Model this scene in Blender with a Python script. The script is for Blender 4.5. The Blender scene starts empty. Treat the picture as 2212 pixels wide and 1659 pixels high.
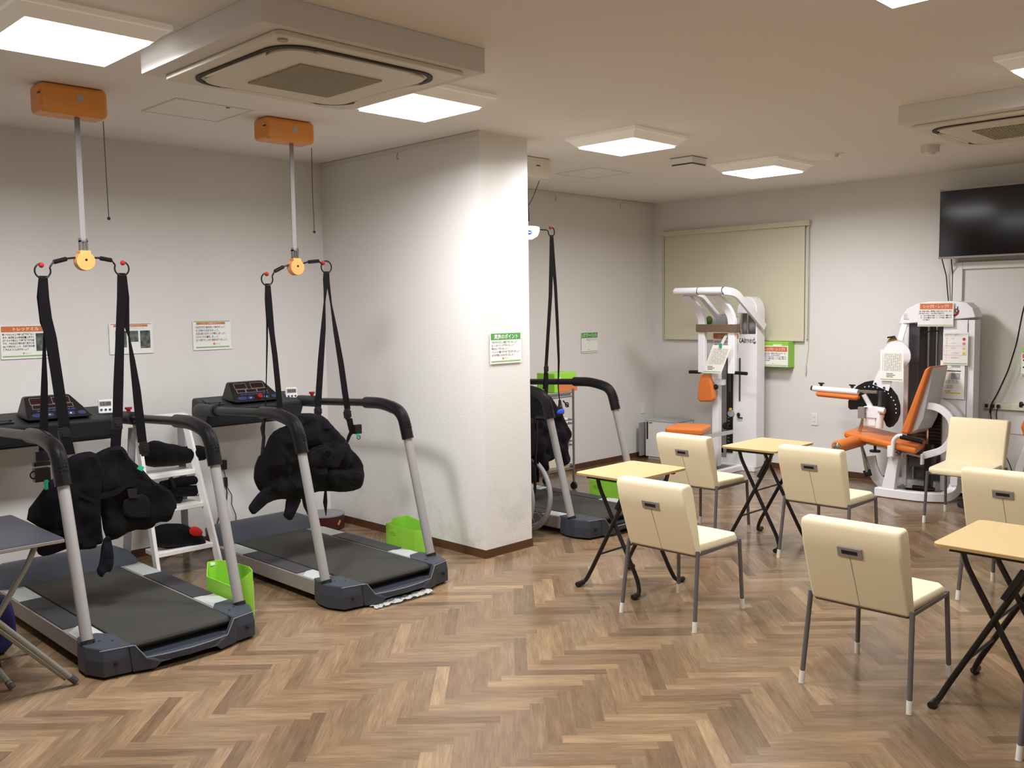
import bpy, bmesh, math, random
from mathutils import Vector, Matrix, noise
from mathutils.geometry import delaunay_2d_cdt
random.seed(7)
PI = math.pi
sc = bpy.context.scene
col = sc.collection
# ---------------------------------------------------------------- camera, world, exposure
cd = bpy.data.cameras.new('camera'); cam = bpy.data.objects.new('camera', cd); col.objects.link(cam)
cd.sensor_fit = 'HORIZONTAL'; cd.sensor_width = 36.0
cd.lens = 2001.38 * 36.0 / 2212.0
cd.clip_start = 0.05
r_ = Vector(((0.704093,-0.709973,-0.013856))); u_ = Vector(((0.066452,0.046449,0.996708))); f_ = Vector(((0.706992,0.702696,-0.079884)))
mw = Matrix(((r_.x, u_.x, -f_.x, 0), (r_.y, u_.y, -f_.y, 0), (r_.z, u_.z, -f_.z, 1.67), (0, 0, 0, 1)))
cam.matrix_world = mw
sc.camera = cam
wd = bpy.data.worlds.new('world'); sc.world = wd; wd.use_nodes = True
wd.node_tree.nodes['Background'].inputs[0].default_value = (0.9, 0.95, 1, 1)
wd.node_tree.nodes['Background'].inputs[1].default_value = 0.05
sc.view_settings.view_transform = 'Standard'; sc.view_settings.look = 'None'
sc.view_settings.gamma = 1.0; sc.view_settings.exposure = 0.0
sc.view_settings.use_curve_mapping = False
LAMP_STRENGTH = 10.0
LAMP_POWER = 76.0
LAMP_SPREAD = 168.0
LAMP_COLOR = (.95, .95, .99)
CEIL = 2.836

# ---------------------------------------------------------------- materials
def lin(c):
    return tuple(((v/255)/12.92 if v/255 <= .04045 else ((v/255+.055)/1.055)**2.4) for v in c) + (1,)
def M(name, c, rough=.5, metal=0.0, bump=0.0, bscale=200, spec=.5, vary=0.0, vscale=8, emit=0, coat=0.0, stretch=None):
    m = bpy.data.materials.new(name); m.use_nodes = True
    nt = m.node_tree; b = nt.nodes['Principled BSDF']
    b.inputs['Base Color'].default_value = lin(c)
    b.inputs['Roughness'].default_value = rough; b.inputs['Metallic'].default_value = metal
    b.inputs['Specular IOR Level'].default_value = spec
    if coat: b.inputs['Coat Weight'].default_value = coat; b.inputs['Coat Roughness'].default_value = .15
    tc = None
    if bump or vary:
        tc = nt.nodes.new('ShaderNodeTexCoord'); src = tc.outputs['Object']
        if stretch:
            mp = nt.nodes.new('ShaderNodeMapping'); mp.inputs['Scale'].default_value = stretch
            nt.links.new(src, mp.inputs[0]); src = mp.outputs[0]
    if bump:
        n = nt.nodes.new('ShaderNodeTexNoise'); n.inputs['Scale'].default_value = bscale; n.inputs['Detail'].default_value = 3
        nt.links.new(src, n.inputs['Vector'])
        bp = nt.nodes.new('ShaderNodeBump'); bp.inputs['Strength'].default_value = bump; bp.inputs['Distance'].default_value = .01
        nt.links.new(n.outputs[0], bp.inputs['Height']); nt.links.new(bp.outputs[0], b.inputs['Normal'])
    if vary:
        n = nt.nodes.new('ShaderNodeTexNoise'); n.inputs['Scale'].default_value = vscale; n.inputs['Detail'].default_value = 4
        nt.links.new(src, n.inputs['Vector'])
        mr = nt.nodes.new('ShaderNodeMapRange'); mr.inputs[1].default_value = .3; mr.inputs[2].default_value = .7
        mr.inputs[3].default_value = 1-vary; mr.inputs[4].default_value = 1+vary
        nt.links.new(n.outputs[0], mr.inputs[0])
        mx = nt.nodes.new('ShaderNodeVectorMath'); mx.operation = 'SCALE'
        mx.inputs[0].default_value = lin(c)[:3]; nt.links.new(mr.outputs[0], mx.inputs['Scale'])
        nt.links.new(mx.outputs[0], b.inputs['Base Color'])
    if emit:
        b.inputs['Emission Color'].default_value = lin(c); b.inputs['Emission Strength'].default_value = emit
    return m
wall_m = M('wallpaper', (225, 222, 216), .85, bump=.15, bscale=120)
ceil_m = M('ceiling_paper', (238, 233, 226), .9, bump=.1, bscale=120)
base_m = M('brown_baseboard', (88, 58, 38), .45, vary=.1)
trim_m = M('rail_grey', (214, 210, 200), .5)
white_m = M('white_plastic', (232, 230, 224), .4)
frost_m = M('lamp_frame', (240, 234, 222), .45, emit=.12)
lamp_m = M('lamp_light', (255, 254, 252), .5, emit=LAMP_STRENGTH)
lamp_m.node_tree.nodes['Principled BSDF'].inputs['Emission Color'].default_value = (*LAMP_COLOR, 1)
orange_m = M('orange_plastic', (228, 150, 66), .35)
lorange_m = M('light_orange_plastic', (212, 142, 84), .45)
red_m = M('red_plastic', (150, 34, 30), .3)
black_m = M('black_plastic', (26, 26, 27), .4)
blackmetal_m = M('black_metal', (24, 20, 20), .3)
web_m = M('black_webbing', (12, 11, 14), .8, bump=.3, bscale=400)
cloth_m = M('black_cloth', (10, 10, 13), .9, bump=.5, bscale=60)
cloth2_m = M('charcoal_cloth', (16, 16, 22), .85, bump=.4, bscale=90)
strapgrey_m = M('grey_webbing', (128, 124, 122), .7)
rubber_m = M('grip_rubber', (12, 12, 14), .36, bump=.15, bscale=150)
conso_m = M('console_plastic', (42, 43, 46), .5, bump=.1, bscale=500)
cap_m = M('slate_plastic', (54, 58, 66), .45, bump=.1, bscale=600)
deckdark_m = M('deck_strip', (54, 54, 57), .6)
belt_m = M('belt', (54, 53, 49), .7, bump=.2, bscale=500, vary=.08, vscale=5)
silver_m = M('silver_paint', (158, 152, 146), .4, metal=.35)
post_m = M('post_silver', (160, 156, 152), .42, metal=.3, bump=.05, bscale=300)
pad_m = M('pad_silver', (176, 180, 176), .5, metal=.2)
chrome_m = M('chrome', (210, 208, 204), .12, metal=1)
steel_m = M('steel', (150, 150, 150), .3, metal=.8)
green_m = M('lime_plastic', (146, 206, 66), .4)
paper_m = M('paper', (238, 238, 230), .25, spec=.5)
lam_m = M('laminated_paper', (236, 232, 226), .12, bump=.25, bscale=14, coat=.5)
ogband_m = M('orange_print', (206, 120, 74), .4)
gband_m = M('green_print', (86, 158, 82), .4)
sage_m = M('sage_print', (150, 182, 130), .4)
ink_m = M('ink', (22, 20, 22), .6)
wink_m = M('white_ink', (244, 240, 230), .5)
photo_m = M('photo_print', (92, 100, 96), .4, vary=.8, vscale=30)
cream_m = M('cream_vinyl', (238, 223, 186), .42, bump=.12, bscale=350)
seam_m = M('seam_shadow', (150, 134, 104), .7)
hgrey_m = M('handle_grey', (158, 152, 148), .4, metal=.3)
leg_m = M('leg_grey', (112, 108, 108), .38, metal=.35)
tip_m = M('tip_white', (225, 220, 205), .6)
wood_m = M('maple_laminate', (200, 174, 126), .4, vary=.05, vscale=20, stretch=(1, 8, 1))
edge_m = M('ply_edge', (170, 136, 84), .5)
darktop_m = M('dark_laminate', (52, 53, 58), .35, vary=.08)
tube_m = M('grey_green_tube', (150, 150, 142), .35, metal=.5)
blind_m = M('blind_fabric', (214, 206, 182), .8, bump=.15, bscale=500)
screen_m = M('tv_screen', (10, 10, 12), .12)
wmach_m = M('white_powder_coat', (235, 234, 234), .3)
ggrey_m = M('grey_cover', (150, 148, 148), .4)
dgrey_m = M('dark_grey_plate', (70, 68, 72), .35)
ovinyl_m = M('orange_vinyl', (212, 118, 52), .35, bump=.1, bscale=300)
brown_m = M('brown_card', (112, 92, 72), .8)
glassy_m = M('smoked_panel', (112, 110, 112), .15)
foil_m = M('foil', (240, 240, 236), .35, metal=.35, bump=1, bscale=60)
blue_m = M('blue', (52, 84, 190), .5)
teal_m = M('green_tag', (40, 160, 110), .6)
navy_m = M('navy_vinyl', (34, 34, 78), .5)
yellow_m = M('yellow', (230, 196, 60), .4)
brand_m = M('brand_red', (150, 28, 42), .5)
lcd_m = M('lcd', (120, 128, 118), .3)
dred_m = M('dark_red_display', (44, 20, 20), .15)
btn_m = M('button_blue', (52, 62, 98), .3)
tan_m = M('tan', (150, 118, 60), .6)
beige_m = M('beige_box', (226, 214, 186), .6)
vent_m = M('vent_dark', (58, 46, 42), .7)
acw_m = M('ac_white', (222, 216, 196), .5)
acg_m = M('ac_grille', (176, 168, 146), .6)

# ---------------------------------------------------------------- mesh helpers
class G:
    def __init__(s): s.b = bmesh.new()
    def box(s, c, d, rot=None):
        mt = Matrix.Translation(c)
        if rot is not None: mt = mt @ rot
        bmesh.ops.create_cube(s.b, size=1, matrix=mt @ Matrix.Diagonal((d[0], d[1], d[2], 1))); return s
    def mm(s, a, c):
        return s.box([(a[i]+c[i])/2 for i in range(3)], [abs(c[i]-a[i]) for i in range(3)])
    def tube(s, pts, r, seg=12, cap=True, flat=1.0):
        pts = [Vector(p) for p in pts]; n = len(pts); rings = []
        rs = r if isinstance(r, (list, tuple)) else [r]*n
        up = None
        for i, p in enumerate(pts):
            t = (pts[min(i+1, n-1)] - pts[max(i-1, 0)])
            if t.length < 1e-9: t = Vector((0, 0, 1))
            t.normalize()
            if up is None:
                up = Vector((0, 0, 1)) if abs(t.z) < .9 else Vector((1, 0, 0))
            x = t.cross(up)
            if x.length < 1e-4: x = t.orthogonal()
            x.normalize(); y = x.cross(t).normalized(); up = y
            rings.append([s.b.verts.new(p + x*math.cos(2*PI*k/seg)*rs[i] + y*math.sin(2*PI*k/seg)*rs[i]*flat) for k in range(seg)])
        for i in range(n-1):
            for k in range(seg):
                s.b.faces.new((rings[i][k], rings[i][(k+1) % seg], rings[i+1][(k+1) % seg], rings[i+1][k]))
        if cap:
            s.b.faces.new(rings[0][::-1]); s.b.faces.new(rings[-1])
        return s
    def rtube(s, pts, w, h, up=(0, 0, 1)):
        # rectangular bar swept along points: w across, h along the up-ish normal
        pts = [Vector(p) for p in pts]; n = len(pts); rings = []; up = Vector(up)
        for i, p in enumerate(pts):
            t = (pts[min(i+1, n-1)] - pts[max(i-1, 0)]).normalized()
            x = t.cross(up)
            if x.length < 1e-3: x = t.orthogonal()
            x.normalize(); y = x.cross(t).normalized()
            rings.append([s.b.verts.new(p + x*a*w/2 + y*b*h/2) for a, b in ((-1, -1), (1, -1), (1, 1), (-1, 1))])
        for i in range(n-1):
            for k in range(4):
                s.b.faces.new((rings[i][k], rings[i][(k+1) % 4], rings[i+1][(k+1) % 4], rings[i+1][k]))
        s.b.faces.new(rings[0][::-1]); s.b.faces.new(rings[-1]); return s
    def cyl(s, a, c, r, r2=None, seg=20): return s.tube([a, c], [r, r if r2 is None else r2], seg)
    def ball(s, c, r, sc=(1, 1, 1), seg=16):
        bmesh.ops.create_uvsphere(s.b, u_segments=seg, v_segments=max(6, seg//2), radius=r, matrix=Matrix.Translation(c) @ Matrix.Diagonal((*sc, 1))); return s
    def ring(s, c, R, r, ax='z', a0=0, a1=2*PI, seg=40, ts=10):
        pts = []
        for i in range(seg+1):
            t = a0 + (a1-a0)*i/seg; x, y = math.cos(t)*R, math.sin(t)*R
            pts.append({'z': (c[0]+x, c[1]+y, c[2]), 'y': (c[0]+x, c[1], c[2]+y), 'x': (c[0], c[1]+x, c[2]+y)}[ax])
        return s.tube(pts, r, ts, cap=abs(a1-a0) < 2*PI-.01)
    def prism(s, pts, off):
        # closed polygon given by 3D points, extruded by the vector off
        off = Vector(off); a = [s.b.verts.new(Vector(p)) for p in pts]; c = [s.b.verts.new(Vector(p)+off) for p in pts]
        n = len(pts)
        for i in range(n): s.b.faces.new((a[i], a[(i+1) % n], c[(i+1) % n], c[i]))
        s.b.faces.new(a[::-1]); s.b.faces.new(c); return s
    def ribbon(s, pts, w, th=.003, wd=(1, 0, 0), nd=(0, 1, 0)):
        # a flat strap: pts centre line, w width (number or list), wd width direction (vector or list)
        n = len(pts); ws = w if isinstance(w, (list, tuple)) else [w]*n
        wds = wd if isinstance(wd, list) else [wd]*n
        rings = []
        for i, p in enumerate(pts):
            p = Vector(p); x = Vector(wds[i]).normalized()
            t = (Vector(pts[min(i+1, n-1)]) - Vector(pts[max(i-1, 0)])).normalized()
            y = t.cross(x); y = y.normalized() if y.length > 1e-4 else Vector(nd)
            rings.append([s.b.verts.new(p + x*a*ws[i]/2 + y*b*th/2) for a, b in ((-1, -1), (1, -1), (1, 1), (-1, 1))])
        for i in range(n-1):
            for k in range(4):
                s.b.faces.new((rings[i][k], rings[i][(k+1) % 4], rings[i+1][(k+1) % 4], rings[i+1][k]))
        s.b.faces.new(rings[0][::-1]); s.b.faces.new(rings[-1]); return s
    def puff(s, outline, nrm, th=.06, R=.06, step=.02, seed=0, fold=.012, bend=0.0, grow=.011):
        # padded cloth panel: a smoothed outline filled with a grid of points and inflated on both sides
        nrm = Vector(nrm).normalized(); o = Vector(outline[0])
        ax = Vector((0, 0, 1)).cross(nrm).normalized(); ay = nrm.cross(ax)
        P = [((Vector(p)-o).dot(ax), (Vector(p)-o).dot(ay)) for p in outline]
        for _ in range(1):
            Q = []
            for i in range(len(P)):
                a, c = P[i], P[(i+1) % len(P)]
                Q += [(a[0]*.75+c[0]*.25, a[1]*.75+c[1]*.25), (a[0]*.25+c[0]*.75, a[1]*.25+c[1]*.75)]
            P = Q
        n = len(P)
        ar = sum(P[i][0]*P[(i+1) % n][1]-P[(i+1) % n][0]*P[i][1] for i in range(n)); sg_ = 1 if ar > 0 else -1
        Q = []
        for i in range(n):
            tx, ty = P[(i+1) % n][0]-P[i-1][0], P[(i+1) % n][1]-P[i-1][1]; L = math.hypot(tx, ty) or 1
            Q.append((P[i][0]+sg_*ty/L*grow, P[i][1]-sg_*tx/L*grow))
        P = Q
        def dist(x, y):
            d = 1e9; ins = False
            for i in range(n):
                (x1, y1), (x2, y2) = P[i], P[(i+1) % n]
                dx, dy = x2-x1, y2-y1; L = dx*dx+dy*dy
                t = max(0, min(1, ((x-x1)*dx+(y-y1)*dy)/L)) if L else 0
                d = min(d, math.hypot(x-x1-t*dx, y-y1-t*dy))
                if (y1 > y) != (y2 > y) and x < (x2-x1)*(y-y1)/(y2-y1)+x1: ins = not ins
            return d if ins else -d
        x0, x1 = min(p[0] for p in P), max(p[0] for p in P); y0, y1 = min(p[1] for p in P), max(p[1] for p in P)
        pts = [Vector(p) for p in P]; D = [0.0]*n
        nx, ny = int((x1-x0)/step)+1, int((y1-y0)/step)+1
        for i in range(nx):
            for j in range(ny):
                x, y = x0+(i+.5*(j % 2))*step, y0+j*step; d = dist(x, y)
                if d > step*.4: pts.append(Vector((x, y))); D.append(d)
        vs, es, fs, *_ = delaunay_2d_cdt(pts, [(i, (i+1) % n) for i in range(n)], [], 1, 1e-5)
        top, bot = [], []
        W = max(1e-6, x1-x0)
        for i, v in enumerate(vs):
            d = D[i] if i < len(D) else max(0, dist(v.x, v.y))
            t = min(1, d/R); h = th/2*math.sqrt(max(0, 1-(1-t)**2))
            q = Vector((v.x*9+seed*7, v.y*9, seed)); f = noise.noise(q)*fold*2*t + noise.noise(q*2.7)*fold*t
            base = o + ax*v.x + ay*v.y + nrm*(bend*math.sin(PI*(v.x-x0)/W))
            top.append(s.b.verts.new(base + nrm*(h+f)))
            bot.append(top[-1] if d < 1e-5 else s.b.verts.new(base - nrm*(h-f)))
        for f in fs:
            if len(f) < 3: continue
            try: s.b.faces.new([top[i] for i in f])
            except ValueError: pass
            if not all(bot[i] is top[i] for i in f):
                try: s.b.faces.new([bot[i] for i in reversed(f)])
                except ValueError: pass
        return s

def bez(p0, p1, p2, n=8):
    p0, p1, p2 = Vector(p0), Vector(p1), Vector(p2)
    return [p0*(1-t)**2 + p1*2*t*(1-t) + p2*t*t for t in [i/n for i in range(n+1)]]
def fillet(pts, r=.05, n=6):
    pts = [Vector(p) for p in pts]; out = [pts[0]]
    for i in range(1, len(pts)-1):
        a, b, c = pts[i-1], pts[i], pts[i+1]
        d1, d2 = (a-b), (c-b); k = min(r, d1.length*.45, d2.length*.45)
        out += bez(b+d1.normalized()*k, b, b+d2.normalized()*k, n)
    return out + [pts[-1]]
def origin(o):
    v = Vector((0, 0, 0))
    while o is not None: v += o.location; o = o.parent
    return v
def finish(name, g, mat, parent=None, bevel=0, smooth=True, world=False, loc=None, seg=2, sub=0):
    bm = g.b
    bmesh.ops.recalc_face_normals(bm, faces=bm.faces)
    if world and parent is not None: bmesh.ops.translate(bm, vec=-origin(parent), verts=bm.verts)
    if loc is not None and parent is None: bmesh.ops.translate(bm, vec=-Vector(loc), verts=bm.verts)
    me = bpy.data.meshes.new(name); bm.to_mesh(me); bm.free()
    me.materials.append(mat)
    if smooth: me.shade_smooth()
    o = bpy.data.objects.new(name, me); col.objects.link(o)
    if loc is not None and parent is None: o.location = loc
    if parent is not None: o.parent = parent
    if smooth and not bevel and not sub:
        try: me.set_sharp_from_angle(angle=math.radians(40))
        except Exception: pass
    if bevel:
        md = o.modifiers.new('bevel', 'BEVEL'); md.width = bevel; md.segments = seg; md.limit_method = 'ANGLE'; md.angle_limit = math.radians(35)
        md.harden_normals = True
    if sub:
        md = o.modifiers.new('sub', 'SUBSURF'); md.levels = sub; md.render_levels = sub
    return o
def tag(o, label, cat, group=None):
    o['label'] = label; o['category'] = cat
    if group: o['group'] = group
    return o
def thing(name, label, cat, loc=(0, 0, 0), rz=0, group=None):
    o = bpy.data.objects.new(name, None); col.objects.link(o); o.empty_display_size = .05
    o.location = loc; o.rotation_euler = (0, 0, rz); return tag(o, label, cat, group)
def struct(name, g, mat, **k):
    o = finish(name, g, mat, **k)
    if k.get('parent') is None: o['kind'] = 'structure'
    return o
def dup(o, parent=None):
    c = o.copy(); col.objects.link(c)
    if parent is not None: c.parent = parent
    for ch in list(o.children): dup(ch, c)
    return c
def dupthing(o, loc, rz, label):
    c = dup(o); c.location = loc; c.rotation_euler = (0, 0, rz); c['label'] = label; return c
def text(name, body, rect, mat, parent, y=-.0012, bold=.0, align='LEFT', place=None, fit=True, face='y', depth=0):
    # rect = (x0, z0, x1, z1) in the parent's local x-z plane, facing local -y
    cu = bpy.data.curves.new(name, 'FONT'); cu.body = body; cu.resolution_u = 1 if '\n' in body else 2
    cu.offset = bold; cu.align_x = align; cu.space_line = 1.25
    tmp = bpy.data.objects.new('tmp', cu); col.objects.link(tmp)
    bpy.context.view_layer.update()
    me = bpy.data.meshes.new_from_object(tmp.evaluated_get(bpy.context.evaluated_depsgraph_get()))
    bpy.data.objects.remove(tmp); bpy.data.curves.remove(cu)
    vs = me.vertices
    if not len(vs): return None
    ax0, ax1 = min(v.co.x for v in vs), max(v.co.x for v in vs); ay0, ay1 = min(v.co.y for v in vs), max(v.co.y for v in vs)
    sx = (rect[2]-rect[0])/max(1e-6, ax1-ax0); sz = (rect[3]-rect[1])/max(1e-6, ay1-ay0)
    for v in vs:
        v.co = Vector((rect[0]+(v.co.x-ax0)*sx, y, rect[1]+(v.co.y-ay0)*sz))
    me.materials.clear(); me.materials.append(mat)
    o = bpy.data.objects.new(name, me); col.objects.link(o); o.parent = parent
    return o

# ---------------------------------------------------------------- structure
XW, YW, X0, Y0 = 8.63, 6.28, -2.0, -2.6
PXa, PXb, PYn = 4.213, 4.663, 4.457
# floor: herringbone planks laid at 45 degrees, one face each, local plank coordinates in the UV map
def build_floor():
    L, W, n = .4242, .0606, 7
    me = bpy.data.meshes.new('floor'); verts = []; faces = []; uvs = []; rnd = []
    s2 = math.sqrt(.5); oa, ob = -.539, 3.577
    def w(a, b): return ((a+b)*s2, (b-a)*s2, 0)
    def plank(i0, j0, di, dj):
        a0, b0 = oa+i0*W, ob+j0*W; a1, b1 = a0+di*W, b0+dj*W
        c = w((a0+a1)/2, (b0+b1)/2)
        if not (X0-.3 < c[0] < XW+.3 and Y0-.3 < c[1] < YW+.3): return
        k = len(verts); verts.extend([w(a0, b0), w(a1, b0), w(a1, b1), w(a0, b1)]); faces.append((k, k+1, k+2, k+3))
        uvs.extend([(0, 0), (L, 0), (L, W), (0, W)] if di > dj else [(0, 0), (0, W), (L, W), (L, 0)])
        rnd.append(random.random())
    for j in range(-220, 220):
        for i in range(-220, 220):
            if (i-j) % 14 == 0: plank(i, j, n, 1)
            if (i-j) % 14 == 13: plank(i, j, 1, n)
    me.from_pydata(verts, [], faces)
    uv = me.uv_layers.new(name='UVMap')
    for i, q in enumerate(uvs): uv.data[i].uv = q
    at = me.attributes.new('plank', 'FLOAT', 'FACE')
    for i, q in enumerate(rnd): at.data[i].value = q
    m = bpy.data.materials.new('herringbone_vinyl'); m.use_nodes = True; nt = m.node_tree; N = nt.nodes; Lk = nt.links
    b = N['Principled BSDF']
    A = N.new('ShaderNodeAttribute'); A.attribute_name = 'plank'
    U = N.new('ShaderNodeUVMap'); U.uv_map = 'UVMap'
    cmb = N.new('ShaderNodeCombineXYZ')
    sc_ = N.new('ShaderNodeMath'); sc_.operation = 'MULTIPLY'; sc_.inputs[1].default_value = 37.0
    Lk.new(A.outputs['Fac'], sc_.inputs[0]); Lk.new(sc_.outputs[0], cmb.inputs[2])
    add = N.new('ShaderNodeVectorMath'); add.operation = 'ADD'; Lk.new(U.outputs[0], add.inputs[0]); Lk.new(cmb.outputs[0], add.inputs[1])
    mp = N.new('ShaderNodeMapping'); mp.inputs['Scale'].default_value = (6, 90, 1); Lk.new(add.outputs[0], mp.inputs[0])
    n1 = N.new('ShaderNodeTexNoise'); n1.inputs['Scale'].default_value = 1; n1.inputs['Detail'].default_value = 5; n1.inputs['Distortion'].default_value = 1.2
    Lk.new(mp.outputs[0], n1.inputs['Vector'])
    mp2 = N.new('ShaderNodeMapping'); mp2.inputs['Scale'].default_value = (5, 22, 1); Lk.new(add.outputs[0], mp2.inputs[0])
    n2 = N.new('ShaderNodeTexNoise'); n2.inputs['Scale'].default_value = 1; n2.inputs['Detail'].default_value = 3
    Lk.new(mp2.outputs[0], n2.inputs['Vector'])
    r1 = N.new('ShaderNodeValToRGB'); e = r1.color_ramp.elements
    e[0].position = 0; e[0].color = lin((102, 83, 62)); e[1].position = 1; e[1].color = lin((150, 125, 95))
    for p, c in ((.22, (119, 97, 73)), (.6, (127, 104, 79)), (.88, (135, 111, 84))):
        q = e.new(p); q.color = lin(c)
    Lk.new(A.outputs['Fac'], r1.inputs[0])
    r2 = N.new('ShaderNodeMapRange'); r2.inputs[1].default_value = .3; r2.inputs[2].default_value = .7; r2.inputs[3].default_value = .80; r2.inputs[4].default_value = 1.14
    Lk.new(n1.outputs[0], r2.inputs[0])
    r3 = N.new('ShaderNodeMapRange'); r3.inputs[1].default_value = .3; r3.inputs[2].default_value = .7; r3.inputs[3].default_value = .82; r3.inputs[4].default_value = 1.12
    Lk.new(n2.outputs[0], r3.inputs[0])
    mu = N.new('ShaderNodeMath'); mu.operation = 'MULTIPLY'; Lk.new(r2.outputs[0], mu.inputs[0]); Lk.new(r3.outputs[0], mu.inputs[1])
    vm = N.new('ShaderNodeVectorMath'); vm.operation = 'SCALE'; Lk.new(r1.outputs[0], vm.inputs[0]); Lk.new(mu.outputs[0], vm.inputs['Scale'])
    Lk.new(vm.outputs[0], b.inputs['Base Color'])
    b.inputs['Roughness'].default_value = .3; b.inputs['Specular IOR Level'].default_value = .5
    rr = N.new('ShaderNodeMapRange'); rr.inputs[3].default_value = .15; rr.inputs[4].default_value = .27
    Lk.new(n1.outputs[0], rr.inputs[0]); Lk.new(rr.outputs[0], b.inputs['Roughness'])
    bp = N.new('ShaderNodeBump'); bp.inputs['Strength'].default_value = .06; bp.inputs['Distance'].default_value = .004
    Lk.new(n1.outputs[0], bp.inputs['Height']); Lk.new(bp.outputs[0], b.inputs['Normal'])
    me.materials.append(m)
    o = bpy.data.objects.new('floor', me); col.objects.link(o); o['kind'] = 'structure'
build_floor()
struct('ceiling', G().mm((X0-.1, Y0-.1, CEIL), (XW+.1, YW+.1, CEIL+.1)), ceil_m, smooth=False)
struct('wall_back', G().mm((X0-.1, YW, 0), (XW+.1, YW+.12, CEIL)), wall_m, smooth=False)
struct('wall_right', G().mm((XW, Y0-.1, 0), (XW+.12, YW, CEIL)), wall_m, smooth=False)
struct('wall_left', G().mm((X0-.12, Y0, 0), (X0, YW, CEIL)), wall_m, smooth=False)
struct('wall_near', G().mm((X0-.1, Y0-.12, 0), (XW+.1, Y0, CEIL)), wall_m, smooth=False)
# the jutting partition wall, grubby near its foot
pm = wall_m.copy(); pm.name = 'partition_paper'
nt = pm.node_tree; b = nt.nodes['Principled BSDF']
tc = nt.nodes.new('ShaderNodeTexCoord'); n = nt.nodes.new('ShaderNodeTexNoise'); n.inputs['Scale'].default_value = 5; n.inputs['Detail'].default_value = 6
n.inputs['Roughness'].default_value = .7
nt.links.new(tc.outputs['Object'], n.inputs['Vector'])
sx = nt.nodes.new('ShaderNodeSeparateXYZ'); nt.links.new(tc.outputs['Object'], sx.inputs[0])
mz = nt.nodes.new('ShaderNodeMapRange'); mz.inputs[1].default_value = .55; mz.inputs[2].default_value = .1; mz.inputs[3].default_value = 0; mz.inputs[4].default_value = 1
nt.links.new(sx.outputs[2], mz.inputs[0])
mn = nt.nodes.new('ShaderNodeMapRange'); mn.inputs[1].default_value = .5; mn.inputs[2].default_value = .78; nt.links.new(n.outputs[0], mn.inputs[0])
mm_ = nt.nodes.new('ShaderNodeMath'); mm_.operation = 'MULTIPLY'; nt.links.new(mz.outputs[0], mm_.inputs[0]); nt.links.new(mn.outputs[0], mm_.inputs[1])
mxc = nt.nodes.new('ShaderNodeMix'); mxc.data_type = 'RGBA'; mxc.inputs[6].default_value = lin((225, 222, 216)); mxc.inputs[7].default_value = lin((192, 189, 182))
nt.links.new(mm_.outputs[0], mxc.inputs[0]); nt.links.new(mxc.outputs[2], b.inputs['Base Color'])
struct('wall_partition', G().mm((PXa, PYn, 0), (PXb, YW, CEIL)), pm, smooth=False)
BH, BT = .057, .006
struct('baseboard_back', G().mm((X0, YW-BT, 0), (PXa, YW, BH)).mm((PXb, YW-BT, 0), (XW, YW, BH)), base_m, smooth=False)
struct('baseboard_right', G().mm((XW-BT, Y0, 0), (XW, YW-BT, BH)), base_m, smooth=False)
struct('baseboard_partition', G().mm((PXa-BT, PYn-BT, 0), (PXa, YW-BT, BH)).mm((PXa, PYn-BT, 0), (PXb+BT, PYn, BH)).mm((PXb, PYn, 0), (PXb+BT, YW-BT, BH)), base_m, smooth=False)
# picture rails below the ceiling, each with its small hooks
t1 = struct('trim_1', G().mm((PXa-.008, PYn, CEIL-.034), (PXa, YW, CEIL-.004)), trim_m, smooth=False)
for y in (5.28,):
    finish('rail_hook', G().tube([(PXa-.018, y, CEIL-.04), (PXa-.03, y, CEIL-.07), (PXa-.024, y, CEIL-.09), (PXa-.014, y, CEIL-.08)], .003, 6), steel_m, t1)
t2 = struct('trim_2', G().mm((PXb, YW-.008, CEIL-.034), (XW, YW, CEIL-.004)), trim_m, smooth=False)
for x in (6.95, 7.98):
    finish('rail_hook', G().tube([(x, YW-.018, CEIL-.04), (x, YW-.03, CEIL-.07), (x, YW-.024, CEIL-.09), (x, YW-.014, CEIL-.08)], .003, 6), steel_m, t2)
# ceiling access hatches
def hatch(name, x0, x1, y0, y1):
    g = G()
    for a, c in (((x0, y0), (x1, y0+.012)), ((x0, y1-.012), (x1, y1)), ((x0, y0+.012), (x0+.012, y1-.012)), ((x1-.012, y0+.012), (x1, y1-.012))):
        g.mm((a[0], a[1], CEIL-.004), (c[0], c[1], CEIL+.002))
    o = struct(name, g, trim_m, smooth=False)
    finish('hatch_panel', G().mm((x0+.014, y0+.014, CEIL-.0025), (x1-.014, y1-.014, CEIL+.001)), ceil_m, o, smooth=False)
    return o
h = hatch('trim_3', 2.36, 2.83, 4.875, 5.31)
finish('hatch_latch', G().cyl((2.68, 4.90, CEIL-.006), (2.68, 4.90, CEIL-.002), .012), dgrey_m, h)
hatch('trim_4', 6.03, 6.50, 4.975, 5.43)
# recessed white panel under the television
w1 = struct('window_1', G().mm((XW-.04, 2.95, .55), (XW, 3.03, 2.03)).mm((XW-.04, 1.5, 1.97), (XW, 2.95, 2.03)), white_m, smooth=False, bevel=.004)
finish('window_board', G().mm((XW-.012, 1.5, .55), (XW-.001, 2.95, 1.97)), wall_m, w1, smooth=False)
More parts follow.
